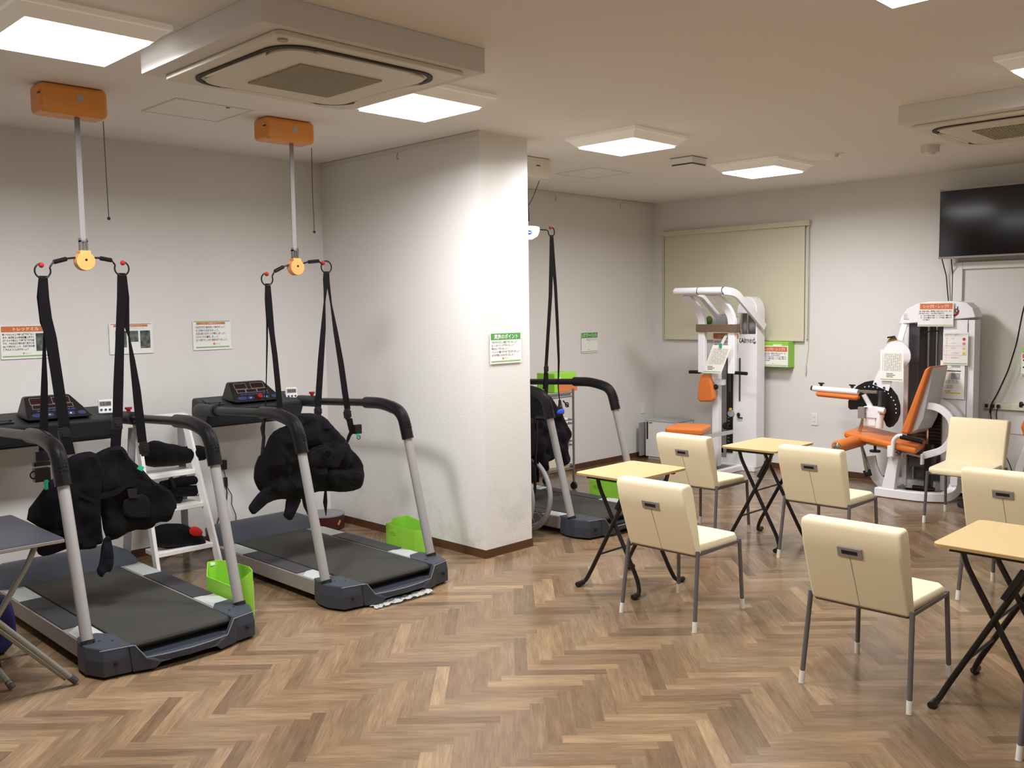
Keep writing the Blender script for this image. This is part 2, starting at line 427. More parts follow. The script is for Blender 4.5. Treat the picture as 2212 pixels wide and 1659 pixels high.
# ---------------------------------------------------------------- ceiling lamps
def make_lamp():
    t = thing('ceiling_lamp', '', 'ceiling lamp', (0, 0, CEIL), 0, 'square ceiling lamps')
    finish('base', G().mm((-.30, -.30, -.022), (.30, .30, 0)), frost_m, t, bevel=.003, smooth=False)
    g = G(); a = [g.b.verts.new(p) for p in ((-.285, -.285, -.024), (.285, -.285, -.024), (.285, .285, -.024), (-.285, .285, -.024))]
    c = [g.b.verts.new(p) for p in ((-.245, -.245, -.066), (.245, -.245, -.066), (.245, .245, -.066), (-.245, .245, -.066))]
    for i in range(4): g.b.faces.new((a[i], a[(i+1) % 4], c[(i+1) % 4], c[i]))
    g.b.faces.new(a); g.b.faces.new(c)
    finish('frame', g, frost_m, t, smooth=False)
    finish('diffuser', G().mm((-.232, -.232, -.076), (.232, .232, -.0665)), lamp_m, t, smooth=False)
    ld = bpy.data.lights.new('lamp_glow', 'AREA'); ld.shape = 'SQUARE'; ld.size = .46; ld.energy = LAMP_POWER; ld.color = LAMP_COLOR
    ld.spread = math.radians(LAMP_SPREAD)
    lo = bpy.data.objects.new('lamp_glow', ld); col.objects.link(lo); lo.parent = t; lo.location = (0, 0, -.079)
    lo.visible_camera = False; lo.visible_glossy = False
    return t
lamp = make_lamp()
lamps = [(1.48, 3.97, 'square ceiling lamp at top left, left of the air conditioner housing'),
         (3.31, 3.97, 'square ceiling lamp beside the partition wall top, right of the air conditioner'),
         (5.14, 3.97, 'square ceiling lamp right of the partition, above the thin hatch outline'),
         (6.95, 3.97, 'farthest square ceiling lamp, above the roller blind'),
         (3.27, 1.24, 'square ceiling lamp cut by the top edge of the photo'),
         (5.12, 1.24, 'square ceiling lamp at the right edge beyond the second air conditioner'),
         (1.45, 1.24, 'square ceiling lamp overhead, outside the view')]
row1_light = [c for c in lamp.children if c.type == 'LIGHT'][0].data.copy(); row1_light.energy = LAMP_POWER*.64
lamp3_light = row1_light.copy(); lamp3_light.energy = LAMP_POWER*.54
row2_light = [c for c in lamp.children if c.type == 'LIGHT'][0].data.copy(); row2_light.energy = LAMP_POWER*.34
for i, (x, y, lb) in enumerate(lamps):
    o = lamp if i == 0 else dup(lamp); o.location = (x, y, CEIL); o['label'] = lb
    if y < 2:
        for c_ in o.children:
            if c_.type == 'LIGHT': c_.data = row2_light
    elif i:
        for c_ in o.children:
            if c_.type == 'LIGHT': c_.data = row1_light if i != 2 else lamp3_light

# ---------------------------------------------------------------- air conditioners in boxed housings
def rsq(h, r, n=8, z=0, inset=0):
    pts = []
    for cx, cy, a in ((h-r, h-r, 0), (-h+r, h-r, PI/2), (-h+r, -h+r, PI), (h-r, -h+r, 3*PI/2)):
        for i in range(n+1):
            t = a+PI/2*i/n; pts.append((cx+math.cos(t)*r, cy+math.sin(t)*r, z))
    return pts
def make_ac():
    t = thing('air_conditioner', '', 'air conditioner', (0, 0, CEIL), 0, 'ceiling air conditioners')
    finish('housing', G().mm((-.56, -.51, -.108), (.56, .51, 0)), wall_m, t, bevel=.003, smooth=False)
    finish('panel', G().prism(rsq(.475, .03, 4, -.128), (0, 0, .02)), acw_m, t, smooth=False, bevel=.006)
    g = G(); k = rsq(.40, .13, 8, -.131); k.append(k[0])
    g.rtube([Vector(p) for p in k], .024, .006)
    finish('air_slot', g, vent_m, t, smooth=False)
    finish('face_plate', G().prism(rsq(.372, .10, 8, -.140), (0, 0, .011)), acw_m, t, smooth=False, bevel=.004)
    g = G()
    for i in range(26): g.mm((-.21, -.21+i*.0166, -.147), (.21, -.21+i*.0166+.009, -.140))
    finish('grille', g, acg_m, t, smooth=False)
    for k_ in range(4):
        g = G(); pts = []
        for i in range(17):
            u = -1+2*i/16; pts.append((u*.25, -.392-.012*(1-u*u)*.3, -.141))
        for i in range(16, -1, -1):
            u = -1+2*i/16; pts.append((u*.25, -.392+.034*math.sqrt(max(0, 1-u*u))+.001, -.141))
        pts = [(p[0]*math.cos(k_*PI/2)-p[1]*math.sin(k_*PI/2), p[0]*math.sin(k_*PI/2)+p[1]*math.cos(k_*PI/2), p[2]) for p in pts]
        finish('flap', g.prism(pts, (0, 0, .008)), acw_m, t, smooth=False)
    finish('sensor', G().cyl((-.42, -.42, -.134), (-.42, -.42, -.128), .02), acg_m, t)
    return t
ac = make_ac(); ac.location = (2.386, 3.58, CEIL)
ac['label'] = 'square four way air conditioner in a boxed ceiling housing above the treadmills'
dupthing(ac, (6.14, 1.79, CEIL), 0, 'air conditioner housing half cut by the right edge, above the television')

# ---------------------------------------------------------------- small ceiling fittings
t = thing('ceiling_vent', 'small square grey edged ceiling fitting between the two far lamps', 'vent', (6.24, 4.21, CEIL))
g = G().mm((-.1, -.1, -.05), (.1, .1, 0)); finish('body', g, ceil_m, t, bevel=.002, smooth=False)
finish('shadow_gap', G().mm((-.104, -.104, -.004), (.104, .104, -.0005)), vent_m, t, smooth=False)
finish('lower_gap', G().mm((-.094, -.094, -.062), (.094, .094, -.05)), dgrey_m, t, smooth=False)
finish('lower_lip', G().mm((-.1, -.1, -.07), (.1, .1, -.062)), ceil_m, t, smooth=False)
t = thing('smoke_detector', 'pinkish white round smoke detector below the right air conditioner', 'smoke detector', (7.14, 2.70, CEIL))
finish('base', G().cyl((0, 0, -.05), (0, 0, 0), .062, .066, 28), trim_m, t); finish('sensor_dome', G().ball((0, 0, -.05), .04, (1, 1, .6)), white_m, t)
t = thing('ceiling_sensor', 'tiny flat white sensor on the bare ceiling right of the far lamp', 'sensor', (6.92, 3.32, CEIL))
finish('plate', G().cyl((0, 0, -.008), (0, 0, 0), .05, .055, 28), ceil_m, t); finish('tip', G().cyl((0, 0, -.03), (0, 0, -.008), .01, .018), trim_m, t)

# ---------------------------------------------------------------- treadmills
def make_treadmill():
    t = thing('treadmill', '', 'treadmill', (0, 0, 0), 0, 'rehabilitation treadmills')
    finish('belt', G().prism([(-.268, -.11, .092), (-.268, -.13, .098), (-.268, -.14, .113), (-.268, -.132, .129), (-.268, -.112, .137), (-.268, 1.26, .137), (-.268, 1.26, .09)], (.536, 0, 0)), belt_m, t, bevel=.006, seg=3)
    finish('deck', G().mm((-.270, -.10, .040), (.270, 1.26, .089)), black_m, t, smooth=False)
    for s in (-1, 1):
        r = finish('side_rail', G().mm((s*.272, -.02, .045), (s*.402, 1.27, .132)), silver_m, t, bevel=.005, smooth=False)
        finish('foot_strip', G().mm((s*.281, .30, .132), (s*.395, .93, .1375)), deckdark_m, r, bevel=.002, smooth=False)
        finish('foot_pad', G().prism([(s*.281, .04, .132), (s*.395, .04, .132), (s*.395, .23, .132), (s*.33, .30, .132), (s*.281, .30, .132)], (0, 0, .003)), pad_m, r, smooth=False)
        finish('foot_pad', G().mm((s*.281, .93, .132), (s*.395, 1.20, .135)), pad_m, r, smooth=False)
    # end cap: two raised blocks joined by a low ribbed step
    g = G()
    for s in (-1, 1):
        a = [(s*.262, -.185), (s*.385, -.165), (s*.428, -.06), (s*.425, .03), (s*.40, .11), (s*.31, .10), (s*.262, .03)]
        top = [(s*.285, -.13), (s*.375, -.125), (s*.405, -.05), (s*.408, .03), (s*.39, .10), (s*.31, .09), (s*.275, .03)]
        lo = [(x, y, .012) for x, y in a]; mid = [(x, y, .085) for x, y in a]; hi = [(x*.985, y+.01, .142) for x, y in a]
        L = [[g.b.verts.new(p) for p in r] for r in (lo, mid, hi)]
        n = len(a)
        for k in range(2):
            for i in range(n): g.b.faces.new((L[k][i], L[k][(i+1) % n], L[k+1][(i+1) % n], L[k+1][i]))
        g.b.faces.new(L[0][::-1]); g.b.faces.new(L[2])
    fr = [(-.26, -.186), (-.14, -.222), (0, -.236), (.14, -.222), (.26, -.186), (.26, -.10), (-.26, -.10)]
    g.prism([(x, y, .036) for x, y in fr], (0, 0, .034))
    fx = [(-.262, .012), (-.275, .139), (-.25, .139), (-.205, .073), (.205, .073), (.25, .139), (.275, .139), (.262, .012), (.165, .012), (.14, .036), (-.14, .036), (-.165, .012)]
    yy = lambda x: -.190-.052*(1-min(1, abs(x)/.27)**2)
    A_ = [g.b.verts.new((x, yy(x), z)) for x, z in fx]; B_ = [g.b.verts.new((x, yy(x)+.03, z)) for x, z in fx]
    # front face split into convex pieces, outline walls all round
    for idx in ((0, 1, 2, 3, 10, 11), (3, 4, 9, 10), (4, 5, 6, 7, 8, 9)):
        g.b.faces.new([A_[i] for i in idx]); g.b.faces.new([B_[i] for i in reversed(idx)])
    for i in range(12): g.b.faces.new((A_[i], A_[(i+1) % 12], B_[(i+1) % 12], B_[i]))
    cap = finish('end_cap', g, cap_m, t, bevel=.006, smooth=False)
    g = G()
    for i in range(6): g.mm((-.205+.012*i*0, -.205+i*.013, .069), (.205, -.205+i*.013+.006, .0735))
    finish('step_rib', g, cap_m, cap, smooth=False)
    finish('edge_line', G().tube([(-.40, -.165, .142), (-.262, yy(.262)-.001, .141), (-.25, yy(.25)-.001, .140), (-.205, yy(.2)-.001, .0745), (-.1, yy(.1)-.001, .0745), (0, yy(0)-.001, .0745), (.1, yy(.1)-.001, .0745), (.205, yy(.2)-.001, .0745), (.25, yy(.25)-.001, .140), (.262, yy(.262)-.001, .141), (.40, -.165, .142)], .0016, 6), post_m, cap)
    g = G()
    for s in (-1, 1):
        g.cyl((s*.335, -.187, .07), (s*.335, -.160, .07), .007, seg=10)
        for q in ((.30, -.06), (.345, -.02)): g.cyl((s*q[0], q[1], .1415), (s*q[0], q[1], .1435), .006, seg=10)
    finish('screw', g, black_m, cap)
    # motor hood at the far end
    g = G(); sec = [(1.24, .05, .40), (1.24, .135, .40), (1.30, .175, .395), (1.40, .205, .385), (1.50, .215, .36), (1.58, .205, .32), (1.62, .16, .29), (1.63, .05, .28)]
    rows = [[g.b.verts.new((x*w, y, z - (.018 if abs(x) == 1 and z > .1 else 0))) for x in (-1, -.9, 0, .9, 1)] for y, z, w in sec]
    for i in range(len(sec)-1):
        for k in range(4): g.b.faces.new((rows[i][k], rows[i][k+1], rows[i+1][k+1], rows[i+1][k]))
    for k in (0, 4):
        try: g.b.faces.new([r[k] for r in rows])
        except ValueError: pass
    finish('motor_hood', g, cap_m, t)
    for s in (-1, 1):
        finish('post', G().tube([(s*.39, 0, .125), (s*.39, .215, .89)], .0275, 20), post_m, t)
        finish('post_collar', G().cyl((s*.39, -.002, .138), (s*.39, .003, .150), .033), black_m, t)
        finish('grip', G().tube(fillet([(s*.39, .206, .86), (s*.39, .262, 1.03), (s*.39, .46, 1.068), (s*.39, .68, 1.062)], .13, 8), [.033]+[.037]*12+[.036]*4+[.031]*2, 18) if False else
               G().tube(fillet([(s*.39, .204, .86), (s*.39, .255, 1.03), (s*.39, .46, 1.072), (s*.39, .64, 1.066)], .11, 8), .0385, 18), rubber_m, t)
        g = G()
        for k in range(14):
            cl = bez((s*.39, .221, .925), (s*.39, .252, 1.03), (s*.39, .38, 1.055), 14)
            p = cl[k]; tg = (cl[k+1]-cl[k]).normalized(); nv = Vector((0, -tg.z, tg.y))
            for q in (-.45, 0, .45): g.ball(p+nv*.038*math.cos(q)+Vector((.038*math.sin(q), 0, 0)), .0042, seg=6)
        finish('grip_stud', g, rubber_m, t)
        finish('handrail', G().tube(fillet([(s*.39, .60, 1.067), (s*.39, 1.25, 1.037), (s*.385, 1.46, 1.02)], .06, 5), .0255, 16), rubber_m, t)
        finish('rail_socket', G().tube(fillet([(s*.39, 1.22, 1.038), (s*.39, 1.48, 1.03), (s*.28, 1.53, 1.00)], .1, 8), [.034]*3+[.042]*7+[.046] if False else .040, 18), conso_m, t)
    finish('stop_button', G().cyl((.385, 1.28, 1.07), (.385, 1.28, 1.092), .012).cyl((.385, 1.28, 1.09), (.385, 1.28, 1.104), .02, .022), red_m, t)
    # console
    g = G().prism([(-.36, 1.36, 1.035), (-.36, 1.62, 1.10), (-.36, 1.64, .98), (-.36, 1.58, .915), (-.36, 1.42, .915)], (.74, 0, 0))
    co = finish('console', g, conso_m, t, bevel=.02, smooth=False, seg=3)
    finish('cup_holder', G().prism([(-.335, 1.42, 1.0545), (-.22, 1.42, 1.0545), (-.20, 1.55, 1.0875), (-.32, 1.55, 1.0875)], (0, -.0005, .002)), black_m, co, smooth=False)
    finish('cup_rim', G().ring((-.27, 1.485, 1.070), .048, .004, 'z', seg=32, ts=8), cap_m, co)
    finish('under_box', G().mm((-.35, 1.44, .90), (.35, 1.56, 1.0)), black_m, co, bevel=.01, smooth=False)
    N = Vector((0, -.84, .54)).normalized()
    # display housing: wedge leaning back
    a = [(-.165, 1.375, 1.06), (.215, 1.375, 1.06), (.115, 1.485, 1.195), (-.145, 1.485, 1.195)]
    c = [(-.175, 1.56, 1.07), (.225, 1.56, 1.07), (.11, 1.54, 1.195), (-.14, 1.54, 1.195)]
    g = G(); A = [g.b.verts.new(p) for p in a]; C = [g.b.verts.new(p) for p in c]
    g.b.faces.new(A); g.b.faces.new(C[::-1])
    for i in range(4): g.b.faces.new((A[i], A[(i+1) % 4], C[(i+1) % 4], C[i]))
    dp = finish('display', g, black_m, co, bevel=.012, smooth=False, seg=3)
    o3 = Vector((0, 1.375, 1.06)); ux = Vector((1, 0, 0)); uy = (Vector((0, 1.485, 1.195))-o3).normalized(); nn = ux.cross(uy)
    if nn.y > 0: nn = -nn
    def q(x0, y0, x1, y1, g=None, h=.002):
        g = g or G()
        P = [o3+ux*x+uy*y+nn*.0005 for x, y in ((x0, y0), (x1, y0), (x1, y1), (x0, y1))]
        return g.prism(P, nn*h)
    g = G(); L = [(-.12, .115, -.035, .155), (.005, .115, .10, .155), (-.115, .082, -.055, .105), (-.045, .082, .03, .105), (.04, .082, .11, .105)]
    for r in L: q(*r, g=g)
    finish('led_window', g, dred_m, dp, smooth=False)
    g = G()
    for x0, y0, x1, y1 in L:
        for e in ((x0-.003, y0-.003, x1+.003, y0-.0015), (x0-.003, y1+.0015, x1+.003, y1+.003), (x0-.003, y0-.0015, x0-.0015, y1+.0015), (x1+.0015, y0-.0015, x1+.003, y1+.0015)): q(*e, g=g)
    finish('window_outline', g, pad_m, dp, smooth=False)
    g = G()
    for i in range(8): q(-.10+i*.028, .058, -.078+i*.028, .070, g=g)
    finish('button', g, btn_m, dp, smooth=False)
    g = G()
    for cx, w_ in ((-.10, .035), (-.035, .024), (.085, .024), (.15, .024)):
        P = [o3+ux*(cx+math.cos(k*PI/8)*w_)+uy*(.034+math.sin(k*PI/8)*.014)+nn*.0005 for k in range(16)]
        g.prism(P, nn*.002)
    finish('oval_button', g, btn_m, dp, smooth=False)
    g = G()
    for cx in (-.035, .085): q(cx-.006, .0325, cx+.006, .0355, g=g, h=.003)
    q(.0835, .028, .0865, .040, g=g, h=.003)
    finish('button_mark', g, wink_m, dp, smooth=False)
    p = o3+ux*.03+uy*.034
    finish('stop_knob', G().cyl(p, p+nn*.022, .016, .018), red_m, dp)
    return t
tm = make_treadmill(); tm.location = (1.98, 4.41, 0)
tm['label'] = 'grey treadmill with black handrails, nearest the left edge beside the dark table'
dupthing(tm, (3.295, 4.40, 0), 0, 'grey treadmill standing against the jutting partition wall, foil under its end')
dupthing(tm, (5.44, 4.42, 0), 0, 'grey treadmill half hidden behind the right side of the partition')

# ---------------------------------------------------------------- timers on the consoles
def make_timer(loc, label, txt):
    t = thing('kitchen_timer', label, 'timer', loc, 0, 'kitchen timers on the consoles')
    b = finish('body', G().box((0, 0, .036), (.066, .016, .07)), white_m, t, bevel=.007, smooth=False, seg=3)
    finish('screen', G().mm((-.026, -.0095, .036), (.026, -.0085, .060)), lcd_m, t, smooth=False)
    text('digits', txt, (-.021, .040, .022, .056), ink_m, t, y=-.0100, bold=.02)
    g = G()
    for x in (-.019, 0, .019): g.cyl((x, -.0105, .018), (x, -.008, .018), .006, seg=12)
    finish('button', g, btn_m, t)
    finish('magnet_rest', G().mm((-.030, .008, 0), (-.008, .05, .05)), beige_m, t, smooth=False)
    t.rotation_euler = (-.35, 0, -.35); t.scale = (1.3, 1.3, 1.3)
    return t
make_timer((2.294,5.86,1.057), 'white digital timer on the leftmost treadmill console', '12:00')
make_timer((3.627,5.86,1.042), 'white digital timer on the console of the treadmill by the partition', '05:00')

# ---------------------------------------------------------------- ceiling hoists
def hook_ring(c, s, ball):
    # open ring hanging at the end of the spreader arm; s = side it opens towards the arm
    g = G(); c = Vector(c)
    a0 = PI*.62 if s < 0 else PI*.38
    g.ring(c, .036, .0042, 'y', a0, a0+(-1 if s > 0 else 1)*PI*1.62, 30, 8)
    return g
def make_hoist(name_label, box0, box1, cx, yy, ztop, zs, cL, bL, cR, bR, mat_box, cordpts, mat_disc=lorange_m):
    t = thing('ceiling_hoist', name_label, 'hoist', ((box0[0]+box1[0])/2, (box0[1]+box1[1])/2, CEIL), 0, 'ceiling hoists over the treadmills')
    hs = finish('housing', G().mm(box0, box1), mat_box, t, bevel=.028, smooth=False, seg=4, world=True)
    cxm = (box0[0]+box1[0])/2
    finish('rating_sticker', G().mm((cxm+.01, box0[1]-.001, box1[2]-.075), (cxm+.045, box0[1]+.002, box1[2]-.045)), pad_m, hs, world=True, smooth=False)
    finish('slot', G().mm((box0[0]-.001, yy-.05, box1[2]-.06), (box0[0]+.003, yy-.02, box1[2]-.052)), black_m, hs, world=True, smooth=False)
    finish('lifting_strap', G().ribbon([(cx, yy, box0[2]+.01), (cx, yy, (box0[2]+zs)/2), (cx, yy, zs+.10)], .027, .003), strapgrey_m, t, world=True, smooth=False)
    g = G().mm((cx-.020, yy-.012, zs+.05), (cx-.014, yy+.012, zs+.12)).mm((cx+.014, yy-.012, zs+.05), (cx+.020, yy+.012, zs+.12)).mm((cx-.02, yy-.012, zs+.10), (cx+.02, yy+.012, zs+.108)).cyl((cx, yy, zs+.04), (cx, yy, zs+.10), .006).mm((cx-.02, yy-.01, zs+.045), (cx+.02, yy+.01, zs+.06))
    finish('swivel', g, steel_m, t, world=True)
    finish('hub', G().cyl((cx, yy-.03, zs), (cx, yy+.02, zs), .048, seg=32).mm((cx-.028, yy-.028, zs+.02), (cx+.028, yy+.018, zs+.056)), mat_disc, t, world=True, bevel=.004)
    finish('hub_bolt', G().cyl((cx, yy-.033, zs+.008), (cx, yy-.028, zs+.008), .006), black_m, t, world=True)
    for s, c, b in ((-1, cL, bL), (1, cR, bR)):
        c = Vector(c); b = Vector(b)
        end = c + Vector((-s*.036, 0, .020))
        st = Vector((cx+s*.03, yy, zs+.02)); m1 = st.lerp(end, .35); m1.z += .012; m2 = st.lerp(end, .88); m2.z += .018
        arm = finish('spreader_arm', G().tube([st, m1, m2, end], .0052, 8), blackmetal_m, t, world=True)
        finish('arm_sleeve', G().tube([m1.lerp(m2, .12), m1.lerp(m2, .97)], .0115, 12), rubber_m, arm, world=True)
        pts = []
        v0 = end-c; a0 = math.atan2(v0.z, v0.x); v1 = b-c; a1 = math.atan2(v1.z, v1.x)
        if s > 0:
            while a1 < a0+PI: a1 += 2*PI
            a1 = a0+((a1-a0) % (2*PI)); 
        else:
            a1 = a0-((a0-a1) % (2*PI))
        for i in range(31):
            a = a0+(a1-a0)*i/30; pts.append((c.x+math.cos(a)*.038, c.y, c.z+math.sin(a)*.038))
        hk = finish('hook', G().tube(pts, .0045, 8), blackmetal_m, t, world=True)
        finish('hook_ball', G().ball(b, .0135), red_m, hk, world=True)
    cord = finish('pull_cord', G().tube(cordpts, .0022, 6), black_m, t, world=True)
    finish('cord_bob', G().ball(cordpts[-1], .009), black_m, cord, world=True)
    return t
make_hoist('orange ceiling hoist over the leftmost treadmill, left of the air conditioner', (1.69, 4.94, 2.685), (2.025, 5.10, CEIL-.002), 1.884, 5.0, 2.68, 1.951,
           (1.678,5.0,1.899), (1.673,5.0,1.927), (2.078,5.0,1.919), (2.084,5.0,1.949), orange_m, [(2.017,5.0,2.685), (2.019,5.0,2.427), (2.022,5.0,2.181)])
make_hoist('orange ceiling hoist over the treadmill beside the partition wall', (2.945, 4.94, 2.70), (3.285, 5.10, CEIL-.002), 3.148, 5.0, 2.68, 1.948,
           (2.95,5.0,1.874), (2.948,5.0,1.905), (3.375,5.0,1.956), (3.352,5.0,1.981), orange_m, [(3.292,5.0,2.689), (3.289,5.0,2.433), (3.294,5.0,2.173)])
# third hoist: white, mostly behind the partition
t = thing('ceiling_hoist', 'white ceiling hoist peeking out from behind the partition wall', 'hoist', (5.25, 5.0, CEIL), 0, 'ceiling hoists over the treadmills')
hs = finish('housing', G().mm((5.08, 4.94, 2.68), (5.43, 5.10, CEIL-.002)), acw_m, t, bevel=.012, smooth=False, seg=3, world=True)
finish('housing_print', G().mm((5.27, 4.938, 2.768), (5.31, 4.941, 2.776)), ink_m, hs, world=True, smooth=False)
finish('pull_cord', G().tube([(5.364,5.0,2.671), (5.293,5.0,2.541), (5.235,5.0,2.463), (5.197,5.0,2.376)], .0028, 6), black_m, t, world=True)
finish('lifting_strap', G().ribbon([(5.21, 5.0, 2.69), (5.225, 5.0, 2.35)], .04, .003), web_m, t, world=True, smooth=False)
g = G().prism([(5.094,4.97,2.311),(5.289,4.97,2.315),(5.331,4.97,2.31),(5.336,4.97,2.278),(5.309,4.97,2.234),(5.246,4.97,2.206),(5.173,4.97,2.2),(5.092,4.97,2.21)], (0, .05, 0))
hb = finish('hub', g, acw_m, t, world=True, bevel=.006, smooth=False)
P0 = Vector((5.205,4.965,2.261))
finish('oval_badge', G().prism([(P0.x+math.cos(k*PI/10)*.034, P0.y, P0.z+math.sin(k*PI/10)*.016) for k in range(20)], (0, .006, 0)), blue_m, hb, world=True, smooth=False)
finish('badge_stripe', G().mm((P0.x-.02, P0.y-.002, P0.z-.003), (P0.x+.024, P0.y+.001, P0.z+.004)), white_m, hb, world=True, smooth=False)
finish('spreader_arm', G().tube([(5.352,5.0,2.292), (5.443,5.0,2.293)], .005, 8), blackmetal_m, t, world=True)
c3 = Vector((5.497,5.0,2.281)); pts = [(5.443,5.0,2.293)]
for i in range(25):
    a = PI*.95+PI*1.45*i/24; pts.append((c3.x+math.cos(a)*.036, 5.0, c3.z+math.sin(a)*.036))
hk = finish('hook', G().tube(pts, .0045, 8), blackmetal_m, t, world=True)
finish('hook_ball', G().ball((5.487,5.0,2.313), .0135), red_m, hk, world=True)
# ---------------------------------------------------------------- walking harnesses hanging from the hoists
def strap(t, pts, w, name='hanging_strap', wd=(1, 0, 0), th=.003):
    return finish(name, G().ribbon(pts, w, th, wd), web_m, t, world=True, smooth=False)
def buckle(t, c, w=.055, h=.05, rot=0):
    c = Vector(c); R_ = Matrix.Rotation(rot, 4, 'Y')
    g = G().box(c, (w, .018, h), R_).box(c+R_ @ Vector((0, 0, h*.62)), (w*.8, .014, h*.3), R_).box(c-R_ @ Vector((0, 0, h*.62)), (w*.7, .014, h*.3), R_)
    g.box(c+Vector((0, -.011, 0)), (w*.5, .006, h*.5), R_)
    return finish('buckle', g, black_m, t, world=True, bevel=.003, smooth=False)
hg = 'walking harnesses on the hoists'
t = thing('walking_harness', 'black padded harness vest hanging over the leftmost treadmill', 'harness', (1.88, 4.95, 1.2), 0, hg)
strap(t, [(1.679,5.0,1.874),(1.677,5.0,1.767),(1.683,5.0,1.66),(1.699,5.0,1.564),(1.717,5.0,1.384),(1.734,5.0,1.201),(1.744,5.0,1.091)], [.042,.05,.055,.058,.056,.056,.056])
strap(t, [(1.687,5.03,1.868),(1.678,5.03,1.767),(1.679,5.03,1.636),(1.679,5.03,1.595),(1.674,5.03,1.475),(1.667,5.03,1.325),(1.654,5.03,1.121),(1.643,5.03,0.977)], [.04,.05,.035,.006,.018,.032,.042,.042])
strap(t, [(2.074,5.0,1.895),(2.073,5.0,1.767),(2.055,5.0,1.616),(2.046,5.0,1.491),(2.031,5.0,1.303),(2.016,5.0,1.101)], [.042,.055,.045,.048,.054,.054])
strap(t, [(2.093,5.03,1.893),(2.098,5.03,1.767),(2.102,5.03,1.615),(2.112,5.03,1.551),(2.125,5.03,1.423),(2.14,5.03,1.262),(2.15,5.03,1.099),(2.159,5.03,0.968)], [.042,.05,.03,.008,.03,.045,.05,.05])
buckle(t, (1.737,4.99,1.059), rot=-.15); buckle(t, (2.009,4.99,1.085)); buckle(t, (2.162,5.02,0.932), rot=-.1)
strap(t, [(1.741,4.98,1.047),(1.749,4.98,1.004),(1.758,4.98,0.954)], .05); strap(t, [(2.003,4.98,1.063),(1.996,4.98,1.014),(1.991,4.98,0.964)], .055)
body = finish('vest_front', G().puff([(1.691,4.86,0.926),(1.715,4.86,0.956),(1.773,4.86,0.969),(1.825,4.86,0.967),(1.856,4.86,0.929),(1.86,4.86,0.825),(1.851,4.86,0.734),(1.844,4.86,0.674),(1.844,4.86,0.55),(1.851,4.86,0.493),(1.82,4.86,0.494),(1.813,4.86,0.474),(1.714,4.86,0.489),(1.696,4.86,0.577),(1.682,4.86,0.76)], (0,-1,0), .06, .03, seed=1, fold=.014, grow=.008), cloth_m, t, world=True)
finish('vest_side', G().puff([(1.845,4.9,0.945),(1.907,4.9,0.969),(1.962,4.9,0.979),(2.001,4.9,0.964),(2.023,4.9,0.904),(2.087,4.9,0.842),(2.148,4.9,0.76),(2.205,4.9,0.729),(2.256,4.9,0.679),(2.277,4.9,0.607),(2.249,4.9,0.588),(2.236,4.9,0.535),(2.164,4.9,0.55),(2.123,4.9,0.512),(2.028,4.9,0.531),(1.92,4.9,0.485),(1.885,4.9,0.518),(1.872,4.9,0.663),(1.843,4.9,0.705)], (0,-1,0), .075, .035, seed=2, fold=.016, grow=.008), cloth_m, t, world=True)
finish('vest_back', G().puff([(1.679,5.02,0.831),(1.648,5.02,0.787),(1.538,5.02,0.659),(1.605,5.02,0.605),(1.648,5.02,0.56),(1.716,5.02,0.529),(1.775,5.02,0.537),(1.795,5.02,0.815)], (0,-1,0), .06, .04, seed=3), cloth2_m, t, world=True)
finish('lower_flap', G().puff([(1.527,4.96,0.541),(1.569,4.96,0.506),(1.584,4.96,0.465),(1.629,4.96,0.464),(1.704,4.96,0.48),(1.751,4.96,0.495),(1.754,4.96,0.544),(1.617,4.96,0.575)], (0,-1,0), .05, .03, seed=4), cloth_m, t, world=True)
finish('dangling_flap', G().puff([(1.85,4.86,0.506),(1.833,4.86,0.391),(1.81,4.86,0.347),(1.841,4.86,0.303),(1.86,4.86,0.336),(1.89,4.86,0.329),(1.908,4.86,0.376),(1.903,4.86,0.477),(1.888,4.86,0.53)], (0,-1,0), .022, .015, step=.01, seed=5, grow=.0), cloth2_m, t, world=True)
pk = finish('pocket', G().puff([(1.97,4.845,0.711),(2.102,4.845,0.723),(2.106,4.845,0.594),(2.089,4.845,0.581),(1.965,4.845,0.606),(1.958,4.845,0.663)], (0,-1,0), .02, .012, step=.012, seed=6, fold=.002, grow=0), cloth2_m, t, world=True)
finish('pocket_buckle', G().prism([(1.979,4.825,0.759),(2.031,4.825,0.755),(2.032,4.825,0.704),(1.986,4.825,0.708)], (0,.008,0)), black_m, pk, world=True, bevel=.002, smooth=False)
g = G().ribbon([(1.84,4.835,0.739),(1.931,4.835,0.75),(1.981,4.835,0.78),(2.044,4.835,0.789),(2.112,4.835,0.757)], .03, .004, (0,0,1))
g.ribbon([(1.69,4.83,0.787),(1.751,4.83,0.759),(1.825,4.83,0.712)], .02, .004, (0,0,1))
finish('belt_webbing', g, web_m, t, world=True, smooth=False)
g = G().box((1.627,5.0,0.96), (.07, .03, .05)).box((1.621,5.0,0.921), (.08, .03, .02)).box((1.62,5.0,0.866), (.075, .04, .07)).ring((1.587,5.0,0.868), .02, .004, 'y')
finish('side_buckle', g, black_m, t, world=True, bevel=.003, smooth=False)
finish('size_tag', G().box((1.633,4.98,0.814), (.018, .004, .05)), teal_m, t, world=True, smooth=False)
finish('size_tag', G().box((2.062,4.84,0.859), (.03, .004, .025), Matrix.Rotation(.6,4,'Y')), teal_m, t, world=True, smooth=False)

